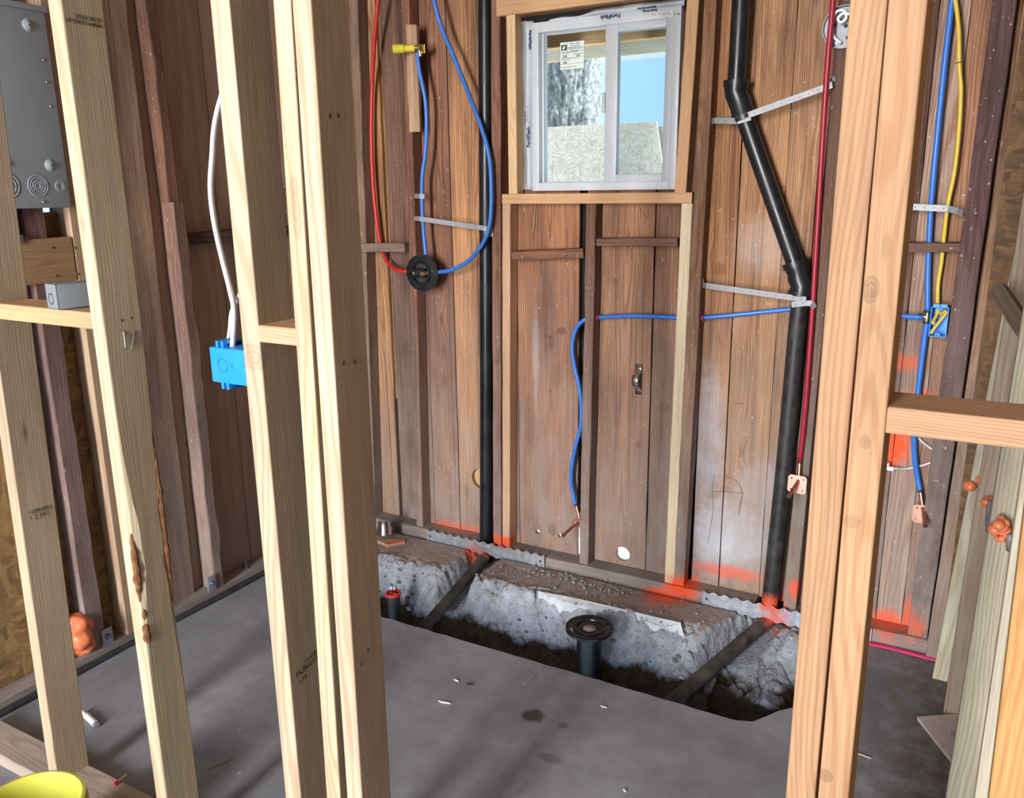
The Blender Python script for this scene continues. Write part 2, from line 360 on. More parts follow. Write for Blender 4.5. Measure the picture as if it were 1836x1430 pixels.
def plate(bm, outline, holes=(), th=.002, mat=Matrix()):
    """flat outline with holes in the local xy plane, thickness along local -z .. 0"""
    b2 = bmesh.new(); es = []
    for loop in [outline]+list(holes):
        vs = [b2.verts.new((x, y, 0)) for x, y in loop]
        es += [b2.edges.new((vs[i], vs[(i+1) % len(vs)])) for i in range(len(vs))]
    bmesh.ops.triangle_fill(b2, use_beauty=True, edges=es, normal=(0, 0, 1))
    r = bmesh.ops.extrude_face_region(b2, geom=b2.faces[:])
    for v in [g for g in r['geom'] if isinstance(g, bmesh.types.BMVert)]: v.co.z -= th
    bmesh.ops.transform(b2, matrix=mat, verts=b2.verts)
    me = bpy.data.meshes.new('t'); b2.to_mesh(me); b2.free(); bm.from_mesh(me); bpy.data.meshes.remove(me)
    return bm
def circ(x, y, r, n=12, ry=None): return [(x+r*math.cos(i*2*math.pi/n), y+(ry or r)*math.sin(i*2*math.pi/n)) for i in range(n)]
def axes(o, x, y, z):
    m = Matrix((Vector(x).normalized(), Vector(y).normalized(), Vector(z).normalized())).transposed().to_4x4(); m.translation = Vector(o); return m
XZ = lambda o: axes(o, (1, 0, 0), (0, 0, 1), (0, -1, 0))          # faces the room from the back wall
YZ = lambda o: axes(o, (0, 1, 0), (0, 0, 1), (1, 0, 0))           # faces the room from the left wall
def text(name, body, size, mat4, material, parent=None, shear=0., ext=.0002, bold=0., sx=1., align='LEFT'):
    cu_ = bpy.data.curves.new(name, 'FONT'); cu_.body = body; cu_.size = size; cu_.extrude = ext; cu_.shear = shear; cu_.offset = bold; cu_.align_x = align
    cu_.resolution_u = 2
    o = bpy.data.objects.new(name, cu_); COL.objects.link(o)
    dg = bpy.context.evaluated_depsgraph_get(); me = bpy.data.meshes.new_from_object(o.evaluated_get(dg))
    bpy.data.objects.remove(o); bpy.data.curves.remove(cu_)
    me.transform(mat4 @ Matrix.Diagonal((sx, 1, 1, 1))); me.materials.clear(); me.materials.append(material)
    o = bpy.data.objects.new(name, me); COL.objects.link(o)
    if parent: o.parent = parent; o.matrix_parent_inverse = parent.matrix_world.inverted()
    return o
def child_keep(o, parent):
    bpy.context.view_layer.update(); o.parent = parent; o.matrix_parent_inverse = parent.matrix_world.inverted(); return o

def lumber(name, label, cat, p0, p1, w, d, hint=(1, 0, 0), color=(.7, .5, .3), mat=None, group=None, rad=.003, jit=0., n=14, wane=None, top=None):
    """a stick of timber from p0 (its left front bottom corner) to p1, cross-section w along hint, d along length x hint"""
    p0, p1, hint = Vector(p0), Vector(p1), Vector(hint)
    z = (p1-p0).normalized(); x = (hint-z*hint.dot(z)).normalized(); y = z.cross(x); ln = (p1-p0).length
    bm = BM(); rings = []; sd = R.random()*100
    for i in range(n+1):
        t = i/n; ring = []
        for ci, (cx, cy, sx, sy) in enumerate(((0, 0, 1, 1), (w, 0, -1, 1), (w, d, -1, -1), (0, d, 1, -1))):
            k = rad
            if wane: k = max(rad, wane(t, ci))
            if jit: k = max(.001, k*(1+1.2*noise.noise(Vector((sd+t*ln*9, ci*5., 0)))))
            a0, a1 = ((cx, cy+sy*k), (cx+sx*k, cy)) if sx*sy > 0 else ((cx+sx*k, cy), (cx, cy+sy*k))
            mid = (cx+sx*k*.3, cy+sy*k*.3)
            for q in (a0, mid, a1):
                jx = jit*noise.noise(Vector((sd+t*ln*5, 3.3, ci*.7))) if jit else 0
                jy = jit*noise.noise(Vector((sd+9+t*ln*5, 7.7, ci*.7))) if jit else 0
                zz = t*ln
                if top and i == n: zz += top(q[0]/w, q[1]/d)
                ring.append(bm.verts.new((q[0]+jx, q[1]+jy, zz)))
        rings.append(ring)
    for A, B in zip(rings, rings[1:]):
        for k in range(12): bm.faces.new((A[k], A[(k+1) % 12], B[(k+1) % 12], B[k]))
    bm.faces.new(rings[0][::-1]); bm.faces.new(rings[-1])
    o = obj(name, bm, mat or NEW, color=color)
    m = Matrix((x, y, z)).transposed().to_4x4(); m.translation = p0
    o.matrix_world = m
    return tag(o, label, cat, group)

# colours of timber (each stick's own)
C_PALE = (.60, .485, .315); C_FIR = (.66, .41, .22); C_GREY = (.58, .47, .34); C_GREEN = (.60, .57, .42)
C_RED = (.30, .145, .09); C_DK = (.155, .082, .055); C_BRN = (.30, .16, .085)
# ================================================================== the setting
YB, YS = 2.965, 2.9            # back wall: face of the boards, face of the old studs
XL, XLS = -2.56, -2.5          # left wall: face of the sheathing, face of the studs
ZT = 2.62
# slab, cut away along the trench
def slab():
    e = [(-2.30, 2.215)]
    for i in range(1, 46):
        x = -2.30+i*.04
        e.append((x, 2.222+.006*noise.noise(Vector((x*9, 1, 0)))+.006*(noise.noise(Vector((x*30, 5, 0))))))
    e += [tuple(G(1313, 1289)[:2]), tuple(G(1350, 1293)[:2]), tuple(G(1375, 1283)[:2]), tuple(G(1395, 1274)[:2]), tuple(G(1420, 1268)[:2]), (-.335, 2.40), (-.318, 2.5), (-.30, 2.62), (-.31, 2.75), (-.29, 2.87)]
    e = [p for i, p in enumerate(e) if i == 0 or p[0] > e[i-1][0]-.2]
    e2 = []
    for p in e:
        if e2 and e2[-1][0] > p[0] and p[1] < 2.3: continue
        e2.append(p)
    out = [(-2.62, -3.0), (2.3, -3.0), (2.3, 3.1), (-.29, 3.1)]+e2[::-1]+[(-2.33, 2.45), (-2.36, 2.7), (-2.35, 3.1), (-2.62, 3.1)]
    return plate(BM(), out, th=.10)
o = struct(obj('floor', slab(), SLAB))
# old footing and soil in the trench
PIPES = [(G(876, 992), G(752, 1135, -.12)), (G(1392, 1098), G(1205, 1258, -.13))]
def ss(a, b, t): t = max(0, min(1, (t-a)/(b-a))); return t*t*(3-2*t)
def footing():
    def crk(x, y):
        d = noise.voronoi(Vector((x*9+.8*noise.noise(Vector((x*8, y*8, 1))), y*9+.8*noise.noise(Vector((x*8, y*8, 5))), .5)))[0]
        return math.exp(-(d[1]-d[0])/.07)
    bm = BM(); nx, ny = 460, 170; x0, x1, y0, y1 = -2.37, -.27, 2.13, 2.96
    def h(x, y):
        n1 = noise.fractal(Vector((x*5, y*5, 0)), 1., 2., 4); n2 = noise.fractal(Vector((x*22, y*22, 4)), 1., 2., 4)
        n3 = noise.noise(Vector((x*2.3+5, 9, 0)))
        if x < -1.80: ya, yb, top = 2.525+.03*n3, 2.65+.04*n3, .012
        elif x < -.66: ya, yb, top = 2.555+.03*n3, 2.675-.02*ss(-1.3, -1.6, x), .008
        else: ya, yb, top = 2.59, 2.90, -.015
        t = ss(ya, yb, y+.022*n1)**.8
        z = -.15+(top+.15)*t
        n4 = 1-2*abs(noise.noise(Vector((x*38+3*n1, y*38, 2)))); z += (.008*n2+.014*n1+.013*noise.noise(Vector((x*17, y*17, 6)))+.005*n4+.004*noise.noise(Vector((x*70, y*70, 0)))-.020*crk(x, y))*(1-.90*ss(yb-.01, yb+.05, y))
        low = -.34+.02*n1
        z = low+(z-low)*ss(ya-.035, ya+.004, y+.022*n1)
        if x > -.66: z -= .05*ss(-.5, -.35, x)*(1-ss(2.7, 2.85, y))
        for a, b in PIPES:
            d2 = Vector((b.x-a.x, b.y-a.y)); q = Vector((x-a.x, y-a.y)); tt = max(-.06, min(1.1, q.dot(d2)/d2.length_squared))
            dist = (q-d2*tt).length+.012*n1+.006*n2
            zp = a.z+(b.z-a.z)*max(0, min(1, tt))-.055
            if dist < .14: z = min(z, zp+(z-zp)*ss(.030, .085, dist)) if z > zp else z
        # crack between the broken pieces, and end of the trench
        z = max(z, low)
        z -= .03*math.exp(-((x+.70+.03*n1)/.012)**2)*ss(2.45, 2.5, y)*(1-ss(2.62, 2.7, y))
        z = z*ss(-2.36, -2.30, x)-.02*(1-ss(-2.36, -2.30, x))
        zr = -.03 if y > 2.62 else -.12
        z = z+(max(z, zr)-z)*ss(-.36, -.30, x)
        if y > 2.86: z = min(z, -.002)
        return z
    vs = [[bm.verts.new((x0+(x1-x0)*i/nx, y0+(y1-y0)*j/ny, h(x0+(x1-x0)*i/nx, y0+(y1-y0)*j/ny))) for i in range(nx+1)] for j in range(ny+1)]
    for j in range(ny):
        for i in range(nx): bm.faces.new((vs[j][i], vs[j][i+1], vs[j+1][i+1], vs[j+1][i]))
    return bm
o = struct(obj('trench_ground', footing(), FOOT, smooth=True))
# smooth formed strip left on top of the broken footing
bm = BM()
p = [G(965, 1064, .010), G(1023, 1075, .010), G(1080, 1088, .010), G(1122, 1097, .010), G(1180, 1112, .009), G(1220, 1121, .006), G(1227, 1147, -.03), G(1211, 1138, -.025), G(1174, 1124, -.012), G(1127, 1105, .0), G(1085, 1096, .0), G(1030, 1088, -.004), G(1000, 1080, -.002)]
p_ = [G(1000, 1053, .01), G(1060, 1063, .012), G(1130, 1092, .012), G(1180, 1103, .01), G(1222, 1120, .005), G(1226, 1150, -.03), G(1212, 1138, -.02), G(1170, 1125, -.01), G(1100, 1097, .0), G(1040, 1078, .0), G(990, 1062, .0)]
top = [bm.verts.new(q+Vector((0, 0, .012))) for q in p]; bot = [bm.verts.new(q-Vector((0, 0, .05))) for q in p]
bm.faces.new(top); bm.faces.new(bot[::-1])
for i in range(len(p)): j = (i+1) % len(p); bm.faces.new((top[i], bot[i], bot[j], top[j]))
struct(obj('trim_ledge', bm, LEDGE))
# loose gravel on the footing
bm = BM()
for i in range(260):
    a = R.random(); x = -1.68+a*.95; y = 2.62+R.random()*.22
    if R.random() < .4: x, y = -1.3+R.gauss(0, .12), 2.80+R.gauss(0, .03)
    s_ = .002+.006*R.random()**3
    bmesh.ops.create_icosphere(bm, subdivisions=1, radius=s_, matrix=Matrix.Translation((x, y, .012+s_*.3)) @ Matrix.Diagonal((1, 1.3*R.random()+.5, .7, 1)))
o = obj('gravel', bm, FOOT); o['kind'] = 'stuff'; tag(o, 'loose gravel crumbs scattered on top of the broken footing', 'gravel')

bm = BM()
for i in range(95):                                        # stones showing in the broken concrete
    x = R.uniform(-1.62, -.75); y = 2.555+.06*R.random(); s_ = .003+.008*R.random()**2
    if R.random() < .35: x, y = R.uniform(-2.2, -1.9), 2.53+.08*R.random()
    hit, loc, nrm, _ = bpy.data.objects['trench_ground'].ray_cast(Vector((x, y, 1)), Vector((0, 0, -1)))
    if hit and loc.z > -.15:
        r_ = bmesh.ops.create_icosphere(bm, subdivisions=2, radius=s_, matrix=Matrix.Translation(loc) @ Matrix.Rotation(R.random()*3, 4, 'X') @ Matrix.Diagonal((1.4, .8, 1, 1)))
        for f_ in {f for v in r_['verts'] for f in v.link_faces}: f_.material_index = i % 2
o = obj('aggregate', bm, [plain('dark_stone', (.12, .12, .13), .8), plain('pale_stone', (.33, .33, .33), .8)], smooth=True); o['kind'] = 'stuff'; tag(o, 'stones embedded in the broken face of the footing', 'gravel')

# back wall boards
def bx(u, v=900): return W(u, v, YB).x
WX0, WX1, WZ0, WZ1 = W(953, 190, 2.925).x+.006, W(1216, 190, 2.925).x-.006, W(1080, 341, 2.925).z+.006, W(1080, 26, 2.925).z-.006
HOLES = [(W(963.5, 953, YB), .0105), (W(1003, 960, YB), .0095), (W(1116, 993, YB), .031)]
KNOT = (W(862, 858, YB), .047)
boards = []   # x0, x1, z0, colour
def board(u0, u1, v=900, z0=.045, c=(.30, .165, .088), v2=None): boards.append((bx(u0, v), bx(u1, v), z0, c))
boards.append((-2.56, bx(673.5), .05, (.30, .20, .13)))
board(674.5, 715.5, c=(.40, .215, .095)); board(721, 779, c=(.20, .115, .075)); board(779.8, 823.6, c=(.24, .118, .068)); board(825, 888, c=(.37, .20, .095))
board(889, 931, c=(.26, .13, .07)); board(931.5, 1035.5, 845, c=(.30, .145, .075)); board(1049, 1160.8, 845, c=(.31, .165, .09)); board(1163.5, 1235, 845, c=(.27, .15, .085))
board(1246, 1295, c=(.35, .175, .08)); board(1297, 1371, c=(.36, .205, .10)); board(1372, 1421, c=(.33, .19, .10)); board(1423, 1470, c=(.24, .13, .075))
board(1471, 1530, c=(.2, .11, .07)); board(1531, 1591, c=(.14, .075, .05)); board(1592.5, 1640, 900, c=(.30, .205, .15)); board(1641, 1720, c=(.29, .155, .085)); board(1721, 1790, c=(.17, .09, .06))
bm = BM()
boards = [(a, b, z, tuple(min(.8, q*1.32) for q in c)) for a, b, z, c in boards]
for i, (x0, x1, z0, c) in enumerate(boards):
    segs = [(z0, ZT)]
    if x1 > WX0 and x0 < WX1:
        segs = [(z0, WZ0), (WZ1, ZT)]
        if x0 < WX0-.03: boards_side = [(x0, WX0)]
        else: boards_side = []
        if x1 > WX1+.03: boards_side.append((WX1, x1))
    else: boards_side = []
    jobs = [(x0, x1, a, b) for a, b in segs]+[(a, b, WZ0, WZ1) for a, b in boards_side]
    n0 = len(bm.verts); f0 = len(bm.faces)
    for a, b, za, zb in jobs:
        hs = [circ(h.x, h.z, r, 20) for h, r in HOLES+[KNOT] if a+r < h.x < b-r and za < h.z < zb]
        k = 26; ol = []
        for q in range(k+1): t = q/k; ol.append((a+.0022*noise.noise(Vector((i*7., t*(zb-za)*6, 1))), za+(zb-za)*t))
        for q in range(k+1): t = 1-q/k; ol.append((b+.0022*noise.noise(Vector((i*7.+3, t*(zb-za)*6, 2))), za+(zb-za)*t))
        if za < .1: ol = [(x, z-(.012*R.random() if z < za+.001 else 0)) for x, z in ol]
        plate(bm, ol, hs, .02, axes((0, YB+.0012*R.random(), 0), (1, 0, 0), (0, 0, 1), (0, -1, 0)))
o = obj('wall_back', bm, BRD); struct(o); o_wall = o
me = o.data
for nm, ty in (('bid', 'FLOAT'), ('bcol', 'FLOAT_VECTOR'), ('bx', 'FLOAT')): me.attributes.new(nm, ty, 'FACE')
for p in me.polygons:
    cx = p.center.x; k = min(range(len(boards)), key=lambda i: max(boards[i][0]-cx, cx-boards[i][1])); rr = random.Random(k*13+5)
    me.attributes['bid'].data[p.index].value = rr.random(); me.attributes['bcol'].data[p.index].vector = boards[k][3]
    me.attributes['bx'].data[p.index].value = (boards[k][0]+boards[k][1])/2+rr.uniform(-.02, .02)
# dark building paper behind the boards (down to just above the sill plate, where daylight comes in)
bm = BM(); plate(bm, [(-2.56, .225), (.3, .225), (.3, ZT), (-2.56, ZT)], [[(WX0, WZ0), (WX1, WZ0), (WX1, WZ1), (WX0, WZ1)]], .003, axes((0, 2.995, 0), (1, 0, 0), (0, 0, 1), (0, -1, 0)))
obj('paper_and_gap_shade', bm, PAPER, o)
bm = BM()
for a, b in ((-2.56, bx(823)), (bx(828), W(930, 980).x), (W(1075, 980).x, bx(1105)), (bx(1170), .3)): box(bm, (a, 2.99, -.35), (b, 2.996, .226))
obj('paper_and_gap_shade', bm, PAPER, o)
# pale strip of osb seen through the gap between two boards, patch behind the knot hole
bm = BM(); box(bm, (bx(712), YB+.0215, .62), (bx(724), YB+.0255, 2.45)); obj('backing_strip', bm, CHIP, o, color=(.62, .42, .18))
bm = BM(); plate(bm, circ(KNOT[0].x, KNOT[0].z, .052, 20), th=.004, mat=axes((0, YB+.0225, 0), (1, 0, 0), (0, 0, 1), (0, -1, 0))); obj('hole_patch', bm, CHIP, o, color=(.50, .33, .17))

for pts in ([(1275, 880), (1300, 881), (1331, 884)], [(1301, 853), (1320, 862), (1331, 884), (1327, 905), (1324, 922)], [(1281, 850), (1277, 880), (1279, 910), (1273, 950), (1268, 975)], [(1316, 722), (1334, 724)], [(1150, 388), (1148, 372), (1160, 392), (1163, 374)]):
    obj('pencil_mark', tube(BM(), [W(u, v, YB-.0003) for u, v in pts], .0007, 5), INK, o)
for lb, u0, v0, u1, v1, w_ in (('longest pale splinter hanging from the board under the window sill', 960, 366, 954, 432, .006), ('short pale splinter beside the longest one under the window sill', 963, 372, 961, 428, .003), ('torn pale splinter on the board under the old flat block', 1130, 444, 1131, 466, .005)):
    a, b = W(u0, v0, YB-.003), W(u1, v1, YB-.006); bm = BM(); tube(bm, [a, (a+b)/2+Vector((.002, 0, 0)), b], [w_*.5, w_, w_*.2], 6, False, flat=.4); tag(obj('wood_splinter', bm, CHIP, color=(.62, .45, .28)), lb, 'splinter')
# left wall sheathing: osb by the panel, then old plywood
SY0, SY1, SZ = L(18, 376, XL).y, L(99, 376, XL).y, L(60, 376, XL).z
slot = [(SY0, SZ-.014), (SY1, SZ-.008), (SY1, SZ+.012), (SY0, SZ+.012)]
bm = BM(); plate(bm, [(.4, .03), (1.80, .03), (1.80, ZT), (.4, ZT)], [slot], .012, axes((XL, 0, 0), (0, 1, 0), (0, 0, 1), (1, 0, 0))); wl = struct(obj('wall_left', bm, OSB))
bm = BM(); box(bm, (XL-.012, 1.802, .03), (XL-.001, 2.28, ZT), .001); obj('plywood_sheet', bm, PLY, wl)
bm = BM(); box(bm, (XL-.012, 2.283, .03), (XL, 2.97, ZT), .001); ply = obj('plywood_sheet', bm, PLY, wl)
for body, v, u, sz in (('STRUCTURAL 1', 905, 541, .030), ('PS 1-09', 735, 531, .026), ('SIZED FOR SPACING', 905, 535, .024), ('1/2 INCH', 500, 537, .026), ('EXPOSURE 1', 400, 514, .030)):
    q = L(u, v, XL); m = axes(q+Vector((.0006, 0, 0)), (0, 0, 1), (0, -1, 0), (1, 0, 0))
    text('printed_stamp', body, sz, m, INK, wl)
bm = BM(); plate(bm, [(-3, -.1), (3, -.1), (3, ZT), (-3, ZT)], [slot], .016, axes((XL-.014, 0, 0), (0, 1, 0), (0, 0, 1), (1, 0, 0))); struct(obj('wall_left_cladding', bm, PAPER))
# right wall and roof deck
bm = BM(); box(bm, (.16, 1.15, .02), (.172, 2.97, ZT)); struct(obj('wall_right', bm, OSB))
bm = BM(); box(bm, (2.2, -3, -.1), (2.25, 3.0, ZT)); struct(obj('wall_right_far', bm, OSB))
bm = BM(); box(bm, (.3, 2.96, -.1), (2.25, 3.0, ZT)); struct(obj('wall_back_far', bm, OSB))
bm = BM(); box(bm, (.75, -3.04, 0), (2.25, -3.0, ZT)); struct(obj('light_block_front', bm, OSB))  # unseen wall added to keep light off the right-hand stud faces
bm = BM(); box(bm, (-2.7, -1.2, ZT), (2.4, 3.42, ZT+.05)); struct(obj('ceiling', bm, CHIP, color=(.55, .40, .25)))

# bottom plates
def plate_x(name, label, u0, u1, v0, v1, z1=.045, c=(.25, .22, .21), y0=2.885, y1=2.985):
    a, b = W(u0, v0, y0).x, W(u1, v1, y0).x
    return lumber(name, label, 'plate', (a, y0, -.01), (b, y0, -.01), y1-y0, z1+.01, (0, 1, 0), c, OLD, 'old sill plates under the back wall', rad=.006, jit=.004, n=24)
plate_x('sill_plate', 'weathered grey sill plate under the stud beside the black valve plate', 655, 858, 970, 970, .05)
plate_x('sill_plate', 'dusty grey sill plate under the boards below the window', 892, 1352, 1000, 1080, .045)
plate_x('sill_plate', 'rotted sill plate sprayed orange below the blue outlet box', 1412, 1690, 1100, 1150, .05, (.16, .10, .08))
o = lumber('sill_plate', 'long grey sill plate along the foot of the plywood wall', 'plate', (XL, .9, 0), (XL, 2.93, 0), .042, .068, (0, 0, 1), (.26, .235, .23), OLD, rad=.004, jit=.003, n=30)
bm = BM(); tube(bm, [(XLS+.012, .9, .006), (XLS+.016, 1.3, .008), (XLS+.010, 1.7, .006), (XLS+.018, 2.1, .008), (XLS+.012, 2.5, .007), (XLS+.018, 2.88, .006)], .016, 10, flat=.6)
tag(obj('tar_strip', bm, TAR, smooth=True), 'black tarry sealing strip on the floor along the plywood wall', 'strip')

# ================================================================== old studs on the back wall
def vstud(name, label, a, b, w, d, c, mat=OLD, z0=.045, z1=ZT, y=YS, group=None, cat='stud', jit=.003, rad=.004, n=20, top=None):
    """a, b = two pixels on the left front edge"""
    A, B = W(*a, y), W(*b, y); k = (A.x-B.x)/(A.z-B.z)
    f = lambda z: B.x+k*(z-B.z)
    return lumber(name, label, cat, (f(z0), y, z0), (f(z1), y, z1), w, d, (1, 0, 0), c, mat, group, rad, jit, n, top=top)
GS = 'old wall studs against the back boards'
d_ = YB-YS-.002
vstud('wall_stud', 'old brown stud in the back corner, mostly behind the doubled new studs', (629, 100), (658, 900), .045, d_, (.26, .17, .115), group=GS)
vstud('wall_stud', 'old reddish stud carrying the round black valve plate', (728, 300), (745, 900), .037, d_, C_RED, group=GS)
vstud('wall_stud', 'old reddish stud along the right of the straight black pipe', (881, 300), (884, 900), .040, d_, C_RED, group=GS)
vstud('wall_stud', 'short old stud centred under the window with a blue pipe through it', (1050, 400), (1041.5, 845), .040, d_, (.20, .105, .068), z1=W(1060, 366).z, group=GS)
vstud('wall_stud', 'old brown stud right of the window with deep vertical grooves', (1241, 400), (1217, 845), .043, d_, C_BRN, group=GS)
vstud('wall_stud', 'dark old stud behind the round metal ceiling box', (1496, 100), (1421, 900), .045, d_, (.17, .095, .06), group=GS)
vstud('wall_stud', 'purplish brown old stud right of the blue outlet box', (1739.5, 300), (1645, 1000), .062, d_, (.125, .068, .062), group=GS)
# dark side batten right of the valve stud and of the window stud
# ================================================================== window opening
GJ = 'new fir sticks framing the window'
zs0, zs1 = W(1070, 365).z, W(1070, 346).z
xs0, xs1 = W(900, 355).x, W(1240.5, 355).x
lumber('window_sill', 'new fir sill timber lying flat under the white window', 'timber', (xs0, YS, zs0), (xs1, YS, zs0), .088, zs1-zs0, (0, 1, 0), C_FIR, FIR, GJ)
zh = W(900, 29).z
lumber('window_header', 'new fir header timber across the top of the window', 'timber', (W(891, 20).x, YS-.004, zh), (W(1262, 0).x, YS-.004, zh), .088, .14, (0, 1, 0), C_FIR, FIR, GJ)
vstud('jack_stud', 'new fir jack stud standing left of the window with a pale edge', (907.5, 60), (911.5, 335), .038, .058, (.76, .54, .30), FIR, zs1, zh, group=GJ, jit=.0005)
vstud('jack_stud', 'new fir jack stud standing right of the window', (1228.5, 40), (1210.5, 320), .042, .064, C_FIR, FIR, zs1, zh, group=GJ, jit=.0005)
vstud('cripple_stud', 'new pinkish cripple stud under the left end of the window sill', (900, 400), (900.3, 845), .0365, d_, (.66, .43, .28), NEWP, .045, zs0, group=GJ, jit=.0005)
vstud('cripple_stud', 'new pale cripple stud under the right end of the window sill', (1220, 400), (1200, 845), .040, d_, (.74, .62, .42), NEWP, .045, zs0, group=GJ, jit=.0005)

# window
YW = 2.925
wx0, wx1 = W(953, 190, YW).x, W(1216, 190, YW).x; wz0, wz1 = W(1080, 341, YW).z, W(1080, 26, YW).z
def P2(u, v): q = W(u, v, YW); return q.x, q.z
def rect_frame(bm, x0, x1, z0, z1, w, y0, y1, bev=.003, wl=None, wr=None, wb=None, wt=None):
    wl = wl or w; wr = wr or w; wb = wb or w; wt = wt or w
    box(bm, (x0, y0, z0), (x0+wl, y1, z1), bev); box(bm, (x1-wr, y0, z0), (x1, y1, z1), bev)
    box(bm, (x0+wl-.001, y0, z0), (x1-wr+.001, y1, z0+wb), bev); box(bm, (x0+wl-.001, y0, z1-wt), (x1-wr+.001, y1, z1), bev)
bm = BM(); rect_frame(bm, wx0, wx1, wz0, wz1, .030, YW, YW+.075, wb=.030, wt=.036)
win = struct(obj('window_1', bm, VINYL, smooth=30))
lx0, lz0 = P2(977, 324); lx1, lz1 = P2(1083, 52)
rx0, rz0 = P2(1107, 310); rx1, rz1 = P2(1203, 58)
bm = BM(); rect_frame(bm, wx0+.024, lx1+.022, wz0+.022, wz1-.026, .012, YW+.030, YW+.058, .002); obj('fixed_sash', bm, VINYL, win, smooth=30)
bm = BM(); rect_frame(bm, lx1+.004, wx1-.018, wz0+.020, wz1-.026, .036, YW+.004, YW+.034, .004, wl=rx0-lx1-.012, wr=.036, wb=.036, wt=.036); obj('sliding_sash', bm, VINYL, win, smooth=30)
bm = BM(); box(bm, (wx0+.03, YW+.044, wz0+.026), (lx1+.02, YW+.048, wz1-.03)); obj('glass_pane', bm, GLASS, win)
bm = BM(); box(bm, (rx0-.012, YW+.018, wz0+.05), (wx1-.05, YW+.022, wz1-.06)); obj('glass_pane', bm, GLASSD, win)
bm = BM(); q = W(1081, 184, YW); box(bm, (q.x-.004, YW-.004, q.z-.035), (q.x+.008, YW+.006, q.z+.035), .003); box(bm, (q.x-.001, YW-.007, q.z-.02), (q.x+.005, YW-.003, q.z+.015), .001); obj('sash_lock', bm, VINYL, win, smooth=30)
bm = BM()
for i in range(46):                                         # mud splashes on the frame's top right corner
    u, v = 1228-abs(R.gauss(0, 26)), 22+abs(R.gauss(0, 10)); q = W(u, v+.06*(1228-u), YW-.0005)
    if q.x < wx1-.003 and q.z < wz1-.003 and q.z > wz1-.03: box(bm, (q.x-.0012, q.y-.0006, q.z-.002), (q.x+.0012, q.y+.0004, q.z+.002))
obj('mud_splashes', bm, BARK, win)
bm = BM(); box(bm, (W(934, 60, 2.962).x, 2.9625, wz1-.01), (wx1+.03, 2.9645, zh+.002)); obj('paper_and_gap_shade', bm, PAPER, o_wall)  # black strip stands in for the shaded gap between header and frame
# flashing paper folded round the frame
bm = BM()
prev = None
for i in range(25):
    t = i/24; v = 38+t*302
    a = W(933+4*t+1.*math.sin(t*17), v, 2.961); b = W(943+3*t, v, 2.928); c_ = W(957-3*t, v, 2.933)
    cur = [bm.verts.new(Vector((q.x, y_, q.z))) for q, y_ in ((a, 2.962), (b, 2.928+.003*math.sin(t*9)), (c_, 2.933))]
    if prev:
        for k in range(2): bm.faces.new((prev[k], prev[k+1], cur[k+1], cur[k]))
    prev = cur
fl = obj('flashing_paper', bm, FLASH, smooth=40)
md = fl.modifiers.new('s', 'SOLIDIFY'); md.thickness = .0012
tag(fl, 'white printed flashing paper folded down the left of the window frame', 'flashing')
def wtext(body, u, v, size, parent, up=True, y=2.925, material=INKB, bold=.0006, flip=False):
    q = W(u, v, y); m = axes((q.x, y, q.z), (0, 0, 1 if up else -1), (-1 if up else 1, 0, 0), (0, -1, 0))
    return text('printed_words', body, size, m, material, parent, bold=bold)
wtext('FortiFlash', 949.5, 264, .019, fl); wtext('FortiFlash', 948, 54, .017, fl, False)
wtext('Use no ...', 940, 200, .013, fl, False, bold=.0002); wtext('Moisture Barrier', 944, 190, .008, fl, False, bold=0.)
bm = BM(); prev = None
for i in range(31):
    t = i/30; u = 985+t*242; z0 = wz1-.002; X = W(u, 30, 2.93).x
    zt = min(wz1+.008+.022*ss(0, .55, t)+.005*math.sin(t*21), zh-.004)
    cur = [bm.verts.new((X, 2.928, z0)), bm.verts.new((X, 2.925+.004*math.sin(t*13), (z0+zt)/2)), bm.verts.new((X, 2.94, zt))]
    if prev:
        for k in range(2): bm.faces.new((prev[k], prev[k+1], cur[k+1], cur[k]))
    prev = cur
fl2 = obj('flashing_paper', bm, FLASH, smooth=40); md = fl2.modifiers.new('s', 'SOLIDIFY'); md.thickness = .0012
tag(fl2, 'white printed flashing paper crumpled along the top of the window frame', 'flashing')
for body, u, v, sz in (('FortiFlash', 1112, 24, .019), ('Moisture Barrier', 1176, 10, .010), ('Flexible Flashing', 1178, 16, .008)):
    q = W(u, v, 2.921); m = axes((q.x, 2.9205, q.z), (-1, 0, 0), (0, 0, -1), (0, -1, 0)); text('printed_words', body, sz, m, INKB, fl2, bold=.0004)
# sticker on the fixed pane
YL = YW+.0425
c00 = W(1004, 126, YL); c10 = W(1047.5, 126, YL); c01 = W(1007, 76, YL); c11 = W(1051, 75, YL)
X0, X1, Z0, Z1 = c00.x, c10.x, c00.z, c01.z
bm = BM(); box(bm, (X0, YL, Z0), (X1, YL+.001, Z1)); lab = obj('window_label', bm, PAPERL)
tag(lab, 'small printed energy sticker on the left window pane', 'label')
wL, hL = X1-X0, Z1-Z0
bm = BM()
def lr(a, b, c2, d2): box(bm, (X0+a*wL, YL-.0005, Z0+b*hL), (X0+c2*wL, YL, Z0+d2*hL))
t_ = .008
for a, b, c2, d2 in ((0, 0, 1, t_), (0, 1-t_, 1, 1), (0, 0, t_, 1), (1-t_, 0, 1, 1), (0, .64, 1, .65), (0, .2, 1, .208), (.29, .64, .3, 1), (.3, .76, 1, .768), (.03, .43, 1, .435)): lr(a, b, c2, d2)
lr(.05, .70, .28, .90)
obj('printed_lines', bm, INK, lab)
